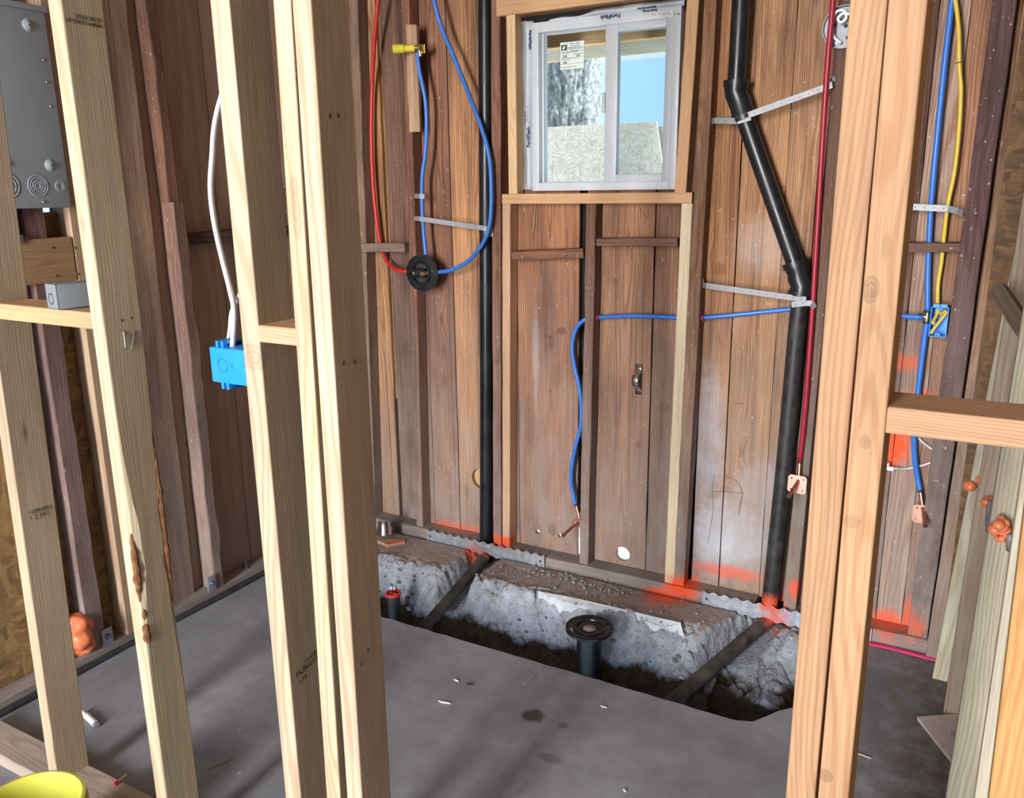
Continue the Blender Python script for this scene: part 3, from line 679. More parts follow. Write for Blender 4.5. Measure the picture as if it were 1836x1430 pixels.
def lt(body, a, b, size, mt=INK, shear=0., bold=0., sx=1., dy=0.):
    text('printed_words', body, size*hL, axes((X0+a*wL, YL-.0006-dy, Z0+b*hL), (1, 0, 0), (0, 0, 1), (0, -1, 0)), mt, lab, shear, bold=bold, sx=sx)
lt('SI', .09, .745, .15, PAPERL, .35, .0008, dy=.0006); lt('Solar Ind.', .37, .90, .095, shear=.35, sx=1.25)
lt('Series 3000 Vinyl', .42, .83, .055); lt('Horizontal Sliding Window', .33, .775, .05); lt('High Performance Low-E', .36, .71, .055); lt('Clear, Argon IG', .45, .655, .05)
lt('ENERGY PERFORMANCE RATINGS', .07, .60, .045); lt('U-Factor (U.S./I-P)', .07, .54, .04); lt('Solar Heat Gain Coefficient', .52, .54, .04)
lt('0.28', .12, .45, .10, bold=.0003); lt('0.23', .66, .45, .10, bold=.0003); lt('ADDITIONAL PERFORMANCE RATINGS', .07, .385, .042); lt('Visible Transmittance', .07, .335, .04); lt('0.48', .12, .225, .10, bold=.0003)
lt('Manufacturer stipulates that ratings', .04, .08, .045)

# ================================================================== outdoors
bm = BM(); box(bm, (-14, 3.0, -.35), (8, 22, -.25)); struct(obj('ground', bm, CHIP, color=(.70, .66, .60)))
yq = 3.34; za = W(1030, 82, yq).z
lumber('eave_beam', 'orange brown eave timber seen through the top of the window', 'beam', (-4.2, yq, za), (1.5, yq, za), .04, .16, (0, 1, 0), (.95, .62, .32), FIR)
yq = 4.3; za = W(1150, 96, yq).z
o = lumber('fascia_board', 'pale yellow board beyond the eave seen through the window', 'board', (-5.2, yq, za), (2.0, yq, za), .03, .30, (0, 1, 0), (.95, .86, .60), NEW)
# neighbour's wall
yq = 9.; zt = W(1150, 106, yq).z
bm = BM(); box(bm, (-12, yq, -.3), (4, yq+.2, zt)); nb = obj('neighbouring_wall', bm, CHIP, color=(.52, .72, .90)); tag(nb, 'light blue wall of the next building seen through the window', 'wall')
bm = BM(); box(bm, (-12, yq-.08, zt), (4, yq+.3, zt+.16)); obj('fascia', bm, WHITE, nb)
# tree trunk
yt = 5.0; tc_ = W(1006, 160, yt); 
bm = BM(); nr, ns = 220, 160; rings = []; rad_t = .225
for j in range(nr+1):
    z = -.3+j/nr*4.2; ring = []
    for k in range(ns):
        a = k*2*math.pi/ns
        w1 = noise.noise(Vector((math.cos(a)*4, math.sin(a)*4, z*2.)))*.35
        a2 = a+w1*.5
        q = Vector((math.cos(a2)*11, math.sin(a2)*11, z*3.6))
        ridge = 1-abs(noise.noise(q))*2.2; ridge2 = 1-abs(noise.noise(q*2.3+Vector((7, 3, 1))))*2
        rr_ = rad_t+.05*math.exp(-max(0, z+.3)*1.4)+.020*ridge+.014*ridge2+.004*noise.noise(q*9)
        ring.append(bm.verts.new((tc_.x+rr_*math.cos(a), yt+rr_*math.sin(a), z)))
    rings.append(ring)
for A, B in zip(rings, rings[1:]):
    for k in range(ns): bm.faces.new((A[k], A[(k+1) % ns], B[(k+1) % ns], B[k]))
bm.faces.new(rings[-1])
BK = plain('tree_bark', (.30, .335, .36), .9, var=.6, sc=40, bump=.4)
tag(obj('tree_trunk', bm, BK, smooth=True), 'thick tree trunk with furrowed bark outside the left window pane', 'tree')
# osb sheets leaning outside
def lean(name, label, ur, vr, y, off, color=None):
    tr = W(ur, vr, y); br = W(ur+13, vr+95, y-.09); dirv = (br-tr)
    bot = tr+dirv*((tr.z+.25)/(tr.z-br.z))
    bm = BM(); w = 1.05
    vs = [Vector((-w, 0, 0)), Vector((0, 0, 0))]
    pts = [tr+Vector((-w, 0, 0)), tr, bot, bot+Vector((-w, 0, 0))]
    nrm = Vector((0, 1, .1)).normalized()*.012
    a = [bm.verts.new(p) for p in pts]; b = [bm.verts.new(p+nrm) for p in pts]
    bm.faces.new(a); bm.faces.new(b[::-1])
    for i in range(4): j = (i+1) % 4; bm.faces.new((a[i], b[i], b[j], a[j]))
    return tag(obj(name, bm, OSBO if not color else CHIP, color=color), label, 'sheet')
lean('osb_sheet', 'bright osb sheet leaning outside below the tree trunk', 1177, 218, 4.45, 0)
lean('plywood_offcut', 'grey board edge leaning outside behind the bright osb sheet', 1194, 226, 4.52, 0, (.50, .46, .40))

# ================================================================== left wall
def lstud(name, label, y, w, c, mat=OLD, z0=.042, z1=ZT, x0=XL+.001, x1=XLS, group=None, **k):
    """stick standing on the left wall: narrow face towards the room"""
    return lumber(name, label, 'stud', (x0, y, z0), (x0, y, z1), x1-x0, w, (1, 0, 0), c, mat, group, **k)
GL = 'upright sticks along the left wall'
o = lstud('wall_stud', 'tall reddish old stud with a notch beside the plywood on the left wall', 2.025, .05, (.27, .155, .115), group=GL, jit=.006, n=40, rad=.006, z0=.042, z1=1.52, x1=XLS+.012)
lumber('stud_upper_length', 'upper length of the notched old stud left of the white cables', 'stud', (XL+.001, 2.02, 1.52), (XL+.001, 2.0, ZT), .06, .045, (1, 0, 0), (.21, .105, .065), OLD, GL, jit=.006, n=24, rad=.006, top=None)
lstud('shadowed_shim', 'narrow shim with shadow in its dark colour behind the notched old stud', 2.085, .022, (.17, .10, .08), x1=XL+.025, group=GL, jit=.002, z1=1.36)  # dark colour stands in for the shadow this shim lies in
lstud('wall_plank', 'pale pinkish plank between the nearest new stud and the notched old stud', 1.865, .105, (.50, .35, .25), x1=XL+.022, group=GL, jit=.003, mat=OLD)
lstud('wall_stud', 'greyed new stud on the left wall beside the electrical panel', 1.637, .040, (.52, .38, .25), x1=XLS+.01, mat=NEW, group=GL)
lstud('wall_stud', 'purplish old stud below the electrical panel against strand board', 1.500, .062, (.25, .14, .12), x1=XLS, group=GL, z1=1.52, jit=.005, n=30)
lstud('wall_stud', 'new stud on the left wall at the near side of the electrical panel', 1.365, .04, (.55, .38, .22), mat=NEW, group=GL)
# dark block across the plywood
q0, q1 = L(331, 448, XL), L(520, 428, XL)
lumber('blocking', 'dark weathered horizontal block across the old plywood wall', 'block', (XL+.001, 2.08, 1.368), (XL+.001, 2.72, 1.38), .04, .045, (0, 0, 1), (.10, .062, .045), OLD, jit=.004)
# anchor straps and bolts on the sill by the left wall
def bracket(name, label, u, v, x, s=1.):
    q = L(u, v, x); o = empty(name, q, label, 'bracket')
    bm = BM(); box(bm, (-.004, -.02*s, -.03*s), (.001, .02*s, .03*s), .002); obj('bent_plate', bm, GALV, o, smooth=30)
    bm = BM(); lathe(bm, [(0, .008), (.008, .008), (.008, 0), (.012, 0), (.012, -.002), (0, -.002)], axes((.003, 0, .0), (0, 1, 0), (0, 0, 1), (1, 0, 0)), 6); obj('bolt_head', bm, NAIL, o)
bracket('anchor_bracket', 'galvanised anchor bracket at the foot of the notched old stud', 380, 1045, XLS+.016)
bracket('anchor_bracket', 'galvanised anchor bracket at the foot of the purplish old stud', 193, 1140, XLS+.004)
for lb, u, v in (('anchor bolt with nut standing on the sill along the plywood wall', 441, 1020),):
    q = L(u, v, XLS-.03); q.z = .042; o = empty('anchor_bolt', q, lb, 'bolt')
    bm = BM(); tube(bm, [(0, 0, 0), (0, 0, .035)], .006, 10, False); obj('bolt_shank', bm, NAIL, o)
    bm = BM(); lathe(bm, [(0, .003), (.02, .003), (.02, 0), (0, 0)], Matrix(), 4); lathe(bm, [(0, .015), (.012, .015), (.012, .003), (0, .003)], Matrix(), 6); obj('nut', bm, NAIL, o)
# foam lump
def foam(label, c, r, n, seed, parent=None):
    rr = random.Random(seed); bm = BM()
    for i in range(n):
        p = Vector((rr.gauss(0, r*.45), rr.gauss(0, r*.45), rr.gauss(0, r*.7)))
        k = r*(.35+.4*rr.random())
        res = bmesh.ops.create_icosphere(bm, subdivisions=3, radius=k, matrix=Matrix.Translation(p))
        for v in res['verts']: v.co += (v.co-p)*.25*noise.noise(v.co*40+Vector((seed, 0, 0)))
    o = obj('foam_blob', bm, FOAM, smooth=True, loc=c); return tag(o, label, 'foam', None)
q = L(140, 1145, XLS-.01); foam('lumpy orange sealing foam at the foot of the strand board', q+Vector((0, -.01, .01)), .055, 9, 3)
q = L(138, 1120, XLS-.02); foam('upper round lump of orange foam at the foot of the strand board', q+Vector((0, 0, .085)), .034, 1, 8)

# electrical panel
py0, py1, pz0, pz1, px_ = 1.20, 1.634, 1.512, 2.07, -2.47
pan = empty('breaker_cabinet', (XL, (py0+py1)/2, pz0), 'grey steel electrical panel box on the left wall', 'panel')
def P_(y, z): return Vector((px_, y, z))-pan.location
bm = BM(); box(bm, Vector((XL+.004, py0, pz0))-pan.location, P_(py1, pz1), .004); obj('cabinet', bm, PANEL, pan, smooth=30)
bm = BM(); box(bm, P_(py0, pz1-.004), P_(py1+.004, pz1+.012)+Vector((.006, 0, 0)), .002); obj('top_flange', bm, PANEL, pan, smooth=30)
def rings(name, u, v, rs):
    q = L(u, v, px_)-pan.location; bm = BM()
    for r in rs: tube(bm, [q+Vector((.0004, r*math.cos(a*math.pi/12), r*math.sin(a*math.pi/12))) for a in range(25)], .0016, 6, False)
    obj(name, bm, PANEL, pan, smooth=True)
rings('knockout', 12, 333, (.036, .027, .017, .009)); rings('knockout', 68, 333, (.030, .023, .015, .008)); rings('knockout', 108, 334, (.015, .010))
for u, v in ((50, 45), (90, 296), (4, 292)):
    q = L(u, v, px_)-pan.location; bm = BM(); lathe(bm, [(0, .008), (.006, .0075), (.014, .003), (.018, 0)], axes(q, (0, 1, 0), (0, 0, 1), (1, 0, 0)), 20); obj('raised_dimple', bm, PANEL, pan, smooth=True)
    bm = BM(); lathe(bm, [(0, .0088), (.002, .0088), (.002, .006)], axes(q, (0, 1, 0), (0, 0, 1), (1, 0, 0)), 8); obj('screw_hole', bm, INK, pan)
for u, v in ((78, 108), (84, 147), (91, 191), (78, 362)):
    q = L(u, v, px_)-pan.location; bm = BM(); lathe(bm, [(0, .004), (.0035, .003), (.004, 0)], axes(q, (0, 1, 0), (0, 0, 1), (1, 0, 0)), 10); obj('screw', bm, NAIL, pan, smooth=True)
# conduit connector under the panel
q = L(14, 400, -2.50); o = empty('conduit_connector', q, 'steel conduit connector under the grey electrical panel', 'connector')
bm = BM(); tube(bm, [(0, 0, .05), (0, 0, -.045)], .013, 14, False); obj('conduit', bm, GALV, o, smooth=40)
bm = BM(); lathe(bm, [(.013, -.005), (.022, -.005), (.022, .012), (.013, .012)], Matrix.Translation((0, 0, .02)), 8); obj('locknut', bm, NAIL, o)
bm = BM(); box(bm, (.01, -.004, -.06), (.016, .03, -.035), .002); obj('strap_ear', bm, NAIL, o)
# board fixed below the panel
za, zb = L(85, 508, -2.49).z, L(85, 427, -2.49).z
o = lumber('backing_board', 'brown nailed board fixed below the electrical panel', 'board', (-2.53, 1.37, za), (-2.53, 1.632, za), zb-za, .04, (0, 0, 1), (.37, .235, .115), FIR)
for u, v in ((93, 444), (131, 444), (101, 494), (138, 491)):
    bm = BM(); lathe(bm, [(0, .002), (.0035, .002), (.0035, -.004)], axes(L(u, v, -2.4895), (0, 1, 0), (0, 0, 1), (1, 0, 0)), 8); child_keep(obj('nail_head', bm, BARK), o)

# ================================================================== new partition in the foreground
YP = 1.05
GP = 'new studs of the framed partition'
def pstud(label, top, bot, c, mat=NEW, w=.038, y=YP, z0=.038, **k): 
    A, B = W(*top, y), W(*bot, y); kx = (A.x-B.x)/(A.z-B.z); f = lambda z: B.x+kx*(z-B.z)
    return lumber('wall_stud', label, 'stud', (f(z0), y, z0), (f(ZT-.04), y, ZT-.04), w, .089, (1, 0, 0), c, mat, GP, rad=.0025, **k)
lumber('bottom_plate', 'new floor plate under the partition studs on the left', 'plate', (-2.44, YP-.004, 0), (-.90, YP-.004, 0), .094, .038, (0, 1, 0), (.46, .39, .33), NEW)
sa = pstud('leftmost new partition stud, next to the yellow bucket', (-56, 400), (86, 1377), (.53, .43, .295))
def wane(t, ci):
    if ci in (1, 2):
        z = t*2.5; b = math.exp(-((z-.74)/.16)**2) if ci == 1 else math.exp(-((z-.72)/.28)**2)
        return .003+(.020 if ci == 1 else .014)*b*(1+.5*noise.noise(Vector((z*18, ci, 0))))
    return .0025
sb = pstud('new partition stud with torn bark edge and two bent nails', (85, 0), (280, 1430), (.57, .49, .33), n=90, wane=wane)
sc = pstud('new partition stud with the blue box and white cables', (376, 0), (512, 1430), (.55, .455, .315), w=.043)
sd = pstud('left stud of the pair of new studs nailed together in the middle', (489, 0), (582, 1380), C_PALE, w=.036)
se = pstud('right stud of the pair of new studs nailed together in the middle', (523, 0), (620, 1400), (.60, .47, .33))
C_R = (.44, .265, .145)
sf = pstud('left stud of the orange doubled studs at the right of the doorway', (1524, 0), (1408, 1430), C_R, FIR, w=.0385)
sg = pstud('right stud of the orange doubled studs at the right of the doorway', (1593, 0), (1466, 1430), C_R, FIR, w=.0385)
x_ = W(1588, 750, YP).x
lumber('bottom_plate', 'new floor plate under the orange doubled studs', 'plate', (x_-.09, YP-.004, 0), (1.6, YP-.004, 0), .094, .038, (0, 1, 0), (.5, .36, .25), NEW)
lumber('top_plate', 'new plate along the top of the partition', 'plate', (-2.5, YP, ZT-.04), (2.0, YP, ZT-.04), .089, .038, (0, 1, 0), C_PALE, NEW)
GB = 'short flat blocks between new studs'
def block(label, u0, u1, vt, vb, c, y=YP+.0005, mat=FIR, xe=None, top=None):
    a, b = W(u0, (vt+vb)/2, y), W(u1, (vt+vb)/2, y); z0 = W((u0+u1)/2, vb, y).z; z1 = W((u0+u1)/2, vt, y).z
    return lumber('blocking', label, 'block', (a.x, y, z0), (xe or b.x, y, z0), .089, z1-z0, (0, 1, 0), c, mat, GB)
bl = block('short flat block with a grey steel box lying on it', -9, 166, 552, 581, C_FIR)
block('short flat block between the middle studs above the blue box', 463, 536, 586, 617, (.72, .45, .28))
br_ = lumber('blocking', 'orange flat block at the right, right of the doubled studs', 'block', (W(1584, 750, YP).x+.001, YP+.004, W(1584, 778, YP).z), (1.2, YP+.004, W(1584, 778, YP).z-.0), .089, W(1584, 730, YP).z-W(1584, 778, YP).z, (0, 1, 0), (.44, .27, .16), FIR, GB)

# bark strips on the waney stud
for k, (z0, z1, dx, dy) in enumerate(((.63, .80, .030, .006), (.50, .62, .033, .008), (.60, 1.02, .034, .083))):
    bm = BM(); pts = []; rr_ = []
    for i in range(26):
        t = i/25; z = z0+(z1-z0)*t; p = sb.matrix_world @ Vector((dx+.003*noise.noise(Vector((z*30, k, 0))), dy, z)); pts.append(p)
        rr_.append(.0015+.0085*math.sin(math.pi*min(1, max(0, t)))**.6*(.7+.6*noise.noise(Vector((z*50, k, 3)))))
    tube(bm, pts, rr_, 8, False); child_keep(obj('bark_strip', bm, BARK), sb)
# bent nails
o = None
XB = (sb.matrix_world @ Vector((.038, 0, 1.1))).x
for lb, ua, va, ub, vb in (('left one of two bent nails sticking out of the waney stud', 219, 594, 226, 626), ('right one of two bent nails sticking out of the waney stud', 238, 594, 236, 626)):
    xa = XB-.004; a, b = on(ua, va, 0, xa), on(ub, vb, 0, xa+.008)
    bm = BM(); tube(bm, [a+Vector((-.012, 0, .004)), a+Vector((.004, 0, 0)), b], .0016, 8, True); tag(obj('bent_nail', bm, NAIL, smooth=True), lb, 'nail', 'bent nails in the waney stud')
for (u, v) in ((217, 574), (234, 570)):
    q = on(u, v, 0, XB-.0035); bm = BM(); lathe(bm, [(0, .004), (.003, .0038), (.0035, 0)], axes(q, (0, 1, 0), (0, 0, 1), (1, 0, 0)), 10); child_keep(obj('nail_head', bm, NAIL), sb)
# nail heads in the doubled stud
XE = (se.matrix_world @ Vector((.038, 0, 1.2))).x
for u, v in ((590, 208), (605, 207), (615, 650), (636, 648), (660, 1165), (648, 1190), (657, 1390)):
    t = (se.matrix_world.inverted() @ on(u, v, 0, XE)); q = se.matrix_world @ Vector((.0385, t.y, t.z))
    bm = BM(); lathe(bm, [(0, .0008), (.004, .0008), (.004, -.002)], axes(q, (0, 1, 0), (0, 0, 1), (1, 0, 0)), 10); child_keep(obj('nail_head', bm, NAIL), se)
# grade stamps (ink) on studs
def stamp(parent, z, y, lines, size, tilt, flip=False, ink=STAMP):
    x = (parent.matrix_world @ Vector((parent.dimensions.x, 0, z))).x+.0006
    for i, (body, dy, dz, k) in enumerate(lines):
        ca, sa_ = math.cos(tilt), math.sin(tilt); f = -1 if flip else 1
        ex, ez = Vector((0, ca*f, sa_*f)), Vector((0, -sa_*f, ca*f))
        text('grade_stamp', body, size*k, axes(Vector((x, YP+y, z))+ex*dy+ez*dz, ex, ez, (1, 0, 0)), ink, parent)
bpy.context.view_layer.update()
stamp(sc, .610, .018, [('PLB', 0, 0, 1.5), ('D FIR', .002, -.016, .8), ('STAND', .030, .012, .9), ('KD-HT', .030, -.001, .9)], .013, .25)
stamp(sb, 1.868, .078, [('WWP 12 KD-HT', 0, 0, .8), ('D FIR STUD', 0, -.010, .8)], .013, -.02, True)
stamp(sa, .80, .02, [('HEM-FIR', 0, 0, 1), ('1 2 M', 0, -.016, 1.2)], .014, -.05)

# blue box on the side of the stud, seen from its back
q = W(378, 660, 1.085); XC = (sc.matrix_world @ Vector((0, 0, 1.2))).x
zt_, zb_ = W(408, 625, 1.085).z, W(408, 688, 1.085).z
jb = empty('outlet_box', (XC-.03, 1.085, zb_), 'blue plastic outlet box nailed to the stud with white cables', 'box')
w_ = XC-q.x; h_ = zt_-zb_
bm = BM(); box(bm, (-w_+.03, 0, 0), (.029, .068, h_), .004); obj('box_body', bm, BLUEB, jb, smooth=30)
for nm, x, z0, z1 in (('top_clamp', -w_+.045, h_, h_+.012), ('top_clamp', .004, h_, h_+.012), ('bottom_clamp', -w_+.05, -.012, 0), ('bottom_clamp', .004, -.014, 0)):
    bm = BM(); box(bm, (x, .004, z0-.001), (x+.006, .05, z1), .001); box(bm, (x+.014, .004, z0-.001), (x+.020, .05, z1), .001); box(bm, (x, .012, z0-.001), (x+.02, .05, z0+(z1-z0)*.6), .001); obj(nm, bm, BLUEB, jb, smooth=30)
q = W(399, 655, 1.0845)-jb.location; bm = BM(); tube(bm, [q+Vector((.013*math.cos(a*math.pi/12), 0, .013*math.sin(a*math.pi/12))) for a in range(25)], .0009, 6, False); obj('knockout_ring', bm, plain('blue_pvc_groove', (.01, .16, .55), .5), jb)
q = W(414, 656, 1.0845)-jb.location; bm = BM(); lathe(bm, [(0, .002), (.003, .002), (.003, .0005), (.006, .0005), (.006, 0)], axes(q, (1, 0, 0), (0, 0, 1), (0, -1, 0)), 14); obj('screw_boss', bm, BLUEB, jb, smooth=30)
GW = 'white cables running into the blue box'
Yc = 1.11
tag(obj('electrical_cable', tube(BM(), [Vector((XC-.008, 1.125, 2.4)), Vector((XC-.008, 1.12, 1.95)), Vector((XC-.008, 1.115, 1.82)), W(389, 205, Yc), W(381, 280, Yc), W(378, 340, Yc), (W(385, 400, Yc)), W(398, 460, Yc), W(413, 520, Yc), W(420, 560, Yc), W(417, 628, Yc)], .0062, 12, flat=.65), WHITE, smooth=True), 'long white cable bowing left of the stud down to the blue box', 'cable', GW)
tag(obj('electrical_cable', tube(BM(), [Vector((XC-.006, 1.125, 1.6)), Vector((XC-.006, 1.125, 1.45)), W(421, 545, 1.126), W(413, 590, 1.126), W(408, 628, 1.126)], .0055, 12, flat=.65), WHITE, smooth=True), 'short white cable behind the long one above the blue box', 'cable', GW)

# grey steel box on the block
zt2 = W(80, 552, YP).z
gb = empty('conduit_box', W(118, 555, 1.075), 'grey cast metal conduit box lying open side up on the block', 'box'); gb.location.z = zt2+.0005
gb.rotation_euler = (0, 0, 1.40); gb.location = on(105, 556, 2, zt2+.0008)+Vector((.004, .022, 0))
bm = BM(); W_, D_, H_ = .115, .052, .052
box(bm, (-.022, 0, 0), (W_-.02, .004, H_), .0015); box(bm, (-.022, D_-.004, 0), (W_-.02, D_, H_), .0015); box(bm, (-.022, 0, 0), (-.018, D_, H_), .0015); box(bm, (W_-.024, 0, 0), (W_-.02, D_, H_), .0015); box(bm, (-.022, 0, 0), (W_-.02, D_, .004), .0015)
obj('box_body', bm, BOXG, gb, smooth=30)
bm = BM(); lathe(bm, [(.012, 0), (.012, .0015), (.0095, .0015), (.0095, -.002), (0, -.002)], axes((-.022, D_*.5, H_*.42), (0, -1, 0), (0, 0, 1), (-1, 0, 0)), 20); obj('threaded_hub', bm, STEEL, gb, smooth=30)
bm = BM(); box(bm, (W_-.034, .006, H_-.006), (W_-.024, .016, H_-.001), .001); obj('cover_lug', bm, BOXG, gb)

# ================================================================== plumbing and wiring on the back wall
def pex(label, pts, r, mat, kind='water_pipe', cat='pipe', group=None, y=2.93):
    P = [W(p[0], p[1], p[2] if len(p) > 2 else y) for p in pts]
    return tag(obj(kind, tube(BM(), P, r, 14), mat, smooth=True), label, cat, group)
YV = 2.882
pex('red water pipe curving down to the left of the black valve plate', [(682, -60, 2.86), (678, 0, 2.87), (671, 80, 2.9), (667, 160), (666, 250), (669, 330), (676, 400), (683, 440, 2.935), (692, 465, 2.93), (708, 482, 2.90), (730, 487, YV)], .0082, REDP)
pex('blue water pipe hanging in a wide loop to the right of the black valve plate', [(770, -40, 2.86), (778, 0, 2.86), (792, 50, 2.87), (815, 105, 2.875), (841, 170, 2.872), (862, 225, 2.868), (877, 280, 2.868), (881, 340, 2.868), (879, 395, 2.868), (868, 432, 2.868), (842, 466, 2.872), (812, 483, 2.876), (786, 488, YV)], .0084, BLUEP)
pex('short blue water pipe from the shower stub down to the black valve plate', [(748, 92, 2.868), (752, 125, 2.872), (762, 175, 2.88), (765, 220, 2.885), (763, 270, 2.885), (757, 320, 2.885), (757, 370, 2.882), (760, 420, 2.885), (764, 462, YV)], .0084, BLUEP)
# valve
q = W(757, 489, 2.872); va = empty('shower_valve', q, 'round black shower valve plate where red and blue pipes meet', 'valve')
bm = BM(); plate(bm, circ(0, 0, .078, 40), [circ(.002, -.055, .013, 14)], .006, axes((0, -.004, 0), (1, 0, 0), (0, 0, 1), (0, -1, 0)))
obj('plaster_guard', bm, BLACKD, va, smooth=30)
bm = BM(); lathe(bm, [(.074, .0), (.074, .005), (.065, .006), (.051, .006), (.048, .014), (.041, .014), (.040, .003)], axes((0, -.004, 0), (1, 0, 0), (0, 0, 1), (0, -1, 0)), 40); obj('guard_rim', bm, BLACK, va, smooth=40)
bm = BM(); tube(bm, [(-.03, -.022, .002), (.034, -.022, .002)], .019, 16, False); obj('valve_body', bm, BLACK, va, smooth=40)
bm = BM(); lathe(bm, [(0, .052), (.004, .052), (.0045, .036), (.012, .034), (.020, .026), (.020, .0)], axes((-.020, -.012, 0), (1, 0, 0), (0, 0, 1), (0, -1, 0)), 20); obj('cartridge', bm, BLACK, va, smooth=40)
bm = BM(); lathe(bm, [(0, .072), (.0045, .072), (.0045, .050)], axes((-.020, -.012, 0), (1, 0, 0), (0, 0, 1), (0, -1, 0)), 12); obj('valve_stem', bm, STEEL, va, smooth=40)
bm = BM(); lathe(bm, [(0, .042), (.009, .042), (.010, .03), (.010, .0)], axes((.034, -.010, .001), (1, 0, 0), (0, 0, 1), (0, -1, 0)), 6); obj('screwdriver_stop', bm, BRASS, va)
# slat with stub out
A, B = W(731, 46, 2.893), W(737, 237, 2.893)
o = lumber('wooden_slat', 'split wooden slat holding the yellow shower stub', 'slat', (B.x, 2.878, B.z), (A.x, 2.878, A.z), .052, .020, (1, 0, 0), (.62, .42, .25), OLD, jit=.004, n=20, top=lambda x, y: -.006*x+.004*math.sin(x*9))
q = W(748, 86, 2.855); st_ = empty('shower_stub', q, 'yellow plastic shower stub with brass elbow on the wooden slat', 'fitting')
bm = BM(); tube(bm, [(.010, .004, 0), (.0, -.006, 0), (-.012, -.012, 0)], .009, 12, False); tube(bm, [(.002, .01, .0), (.004, .016, -.028)], .0072, 12, False); obj('brass_elbow', bm, BRASS, st_, smooth=40)
tip = W(704, 88, 2.80)-q
bm = BM(); d_v = tip.normalized(); tube(bm, [d_v*.012, tip*.55, tip*.56, tip], [.0135, .0135, .0165, .0175], 20, False, cap=True); obj('test_tube', bm, YELP, st_, smooth=40)
bm = BM(); tube(bm, [tip*.985, tip*1.006], .0135, 16, False); obj('tube_bore', bm, plain('yellow_plastic_bore', (.45, .36, .03), .5), st_)
bm = BM(); box(bm, (-.004, .012, -.02), (.026, .016, .014), .001); obj('drop_ear', bm, BRASS, st_)

# perforated straps
def strap(name, label, pts, w=.019, pitch=.028, group='perforated metal straps', up=Vector((0, 0, 1)), holes=True):
    pts = [Vector(p) for p in pts]; seg = [(b-a).length for a, b in zip(pts, pts[1:])]; bm = BM()
    for a, b in zip(pts, pts[1:]):
        d = b-a; ln = d.length; t = d.normalized(); u = (up-t*up.dot(t)).normalized(); nrm = t.cross(u)
        n = max(1, round(ln/pitch)); ol = [(0, -w/2), (ln, -w/2), (ln, w/2), (0, w/2)]
        hs = [circ((i+.5)*ln/n, 0, .0017, 8) for i in range(n)] if holes and ln > .03 else []
        plate(bm, ol, hs, .0011, axes(a, t, u, nrm))
    return tag(obj(name, bm, GALVL), label, 'strap', group)
strap('metal_strap', 'perforated strap from the valve stud across to the black pipe', [W(742, 391, 2.896), W(752, 392, 2.872), W(868, 409, 2.885), W(884, 412, 2.894)])
strap('metal_strap', 'tiny strap clip over the short blue pipe above the valve', [W(743, 351, 2.898), W(752, 351.5, 2.868), W(761, 352, 2.872)])
strap('metal_strap', 'short strap end lapping the straight black pipe', [W(872, 420, 2.888), W(884, 419, 2.893)])
strap('metal_strap', 'long strap slanting up from the pipe elbow to the dark stud', [W(1322, 214, 2.87), W(1345, 205, 2.868), W(1492, 152, 2.87), W(1495, 148, 2.894), W(1492, 139, 2.898)])
strap('metal_strap', 'short level strap from the grooved stud to the upper pipe elbow', [W(1272, 224, 2.93), W(1274, 218, 2.925), W(1281, 216, 2.89), W(1322, 217, 2.868), W(1346, 210, 2.872), W(1346, 214, 2.9)])
strap('metal_strap', 'strap sloping down from the grooved stud to the lower pipe elbow', [W(1259, 500, 2.93), W(1260, 511, 2.925), W(1266, 512, 2.895), W(1445, 537, 2.864)])
strap('metal_strap', 'strap wrapped round the black pipe just below the lower elbow', [W(1419, 546, 2.868), W(1446, 543, 2.866), W(1456, 544, 2.866), W(1461, 552, 2.874)])
strap('metal_strap', 'strap holding the blue pipe and yellow cable right of the doubled studs', [W(1600, 369, 2.885), W(1700, 374, 2.88), W(1716, 378, 2.893), W(1726, 383, 2.91)])
# pipe clamp on the centre boards
q0, q1 = W(1147, 657, YB), W(1144, 703, YB)
o = empty('pipe_clamp', (q0+q1)/2, 'shiny half round pipe clamp screwed to the boards under the window', 'clamp')
bm = BM(); hh = (q0.z-q1.z)/2; prev = None
prof = [(-.001, hh+.010), (-.001, hh-.012), (-.008, hh-.016)]+[(-.008-.034*math.sin(math.pi*i/12), (hh-.018)*math.cos(math.pi*i/12)) for i in range(13)]+[(-.008, -hh+.016), (-.001, -hh+.012), (-.001, -hh-.008)]
for y, z in prof:
    cur = [bm.verts.new((x, y, z+.0)) for x in (-.013, -.005, .005, .013)]
    if prev:
        for k in range(3): bm.faces.new((prev[k], prev[k+1], cur[k+1], cur[k]))
    prev = cur
c_ = obj('half_band', bm, STEEL, o, smooth=50); md = c_.modifiers.new('s', 'SOLIDIFY'); md.thickness = .0016
for s_ in (1, -1):
    bm = BM(); lathe(bm, [(0, .0008), (.0035, .0008), (.0035, 0)], axes((0, -.0022, s_*(hh)), (1, 0, 0), (0, 0, 1), (0, -1, 0)), 10); obj('screw_hole', bm, INK, o)

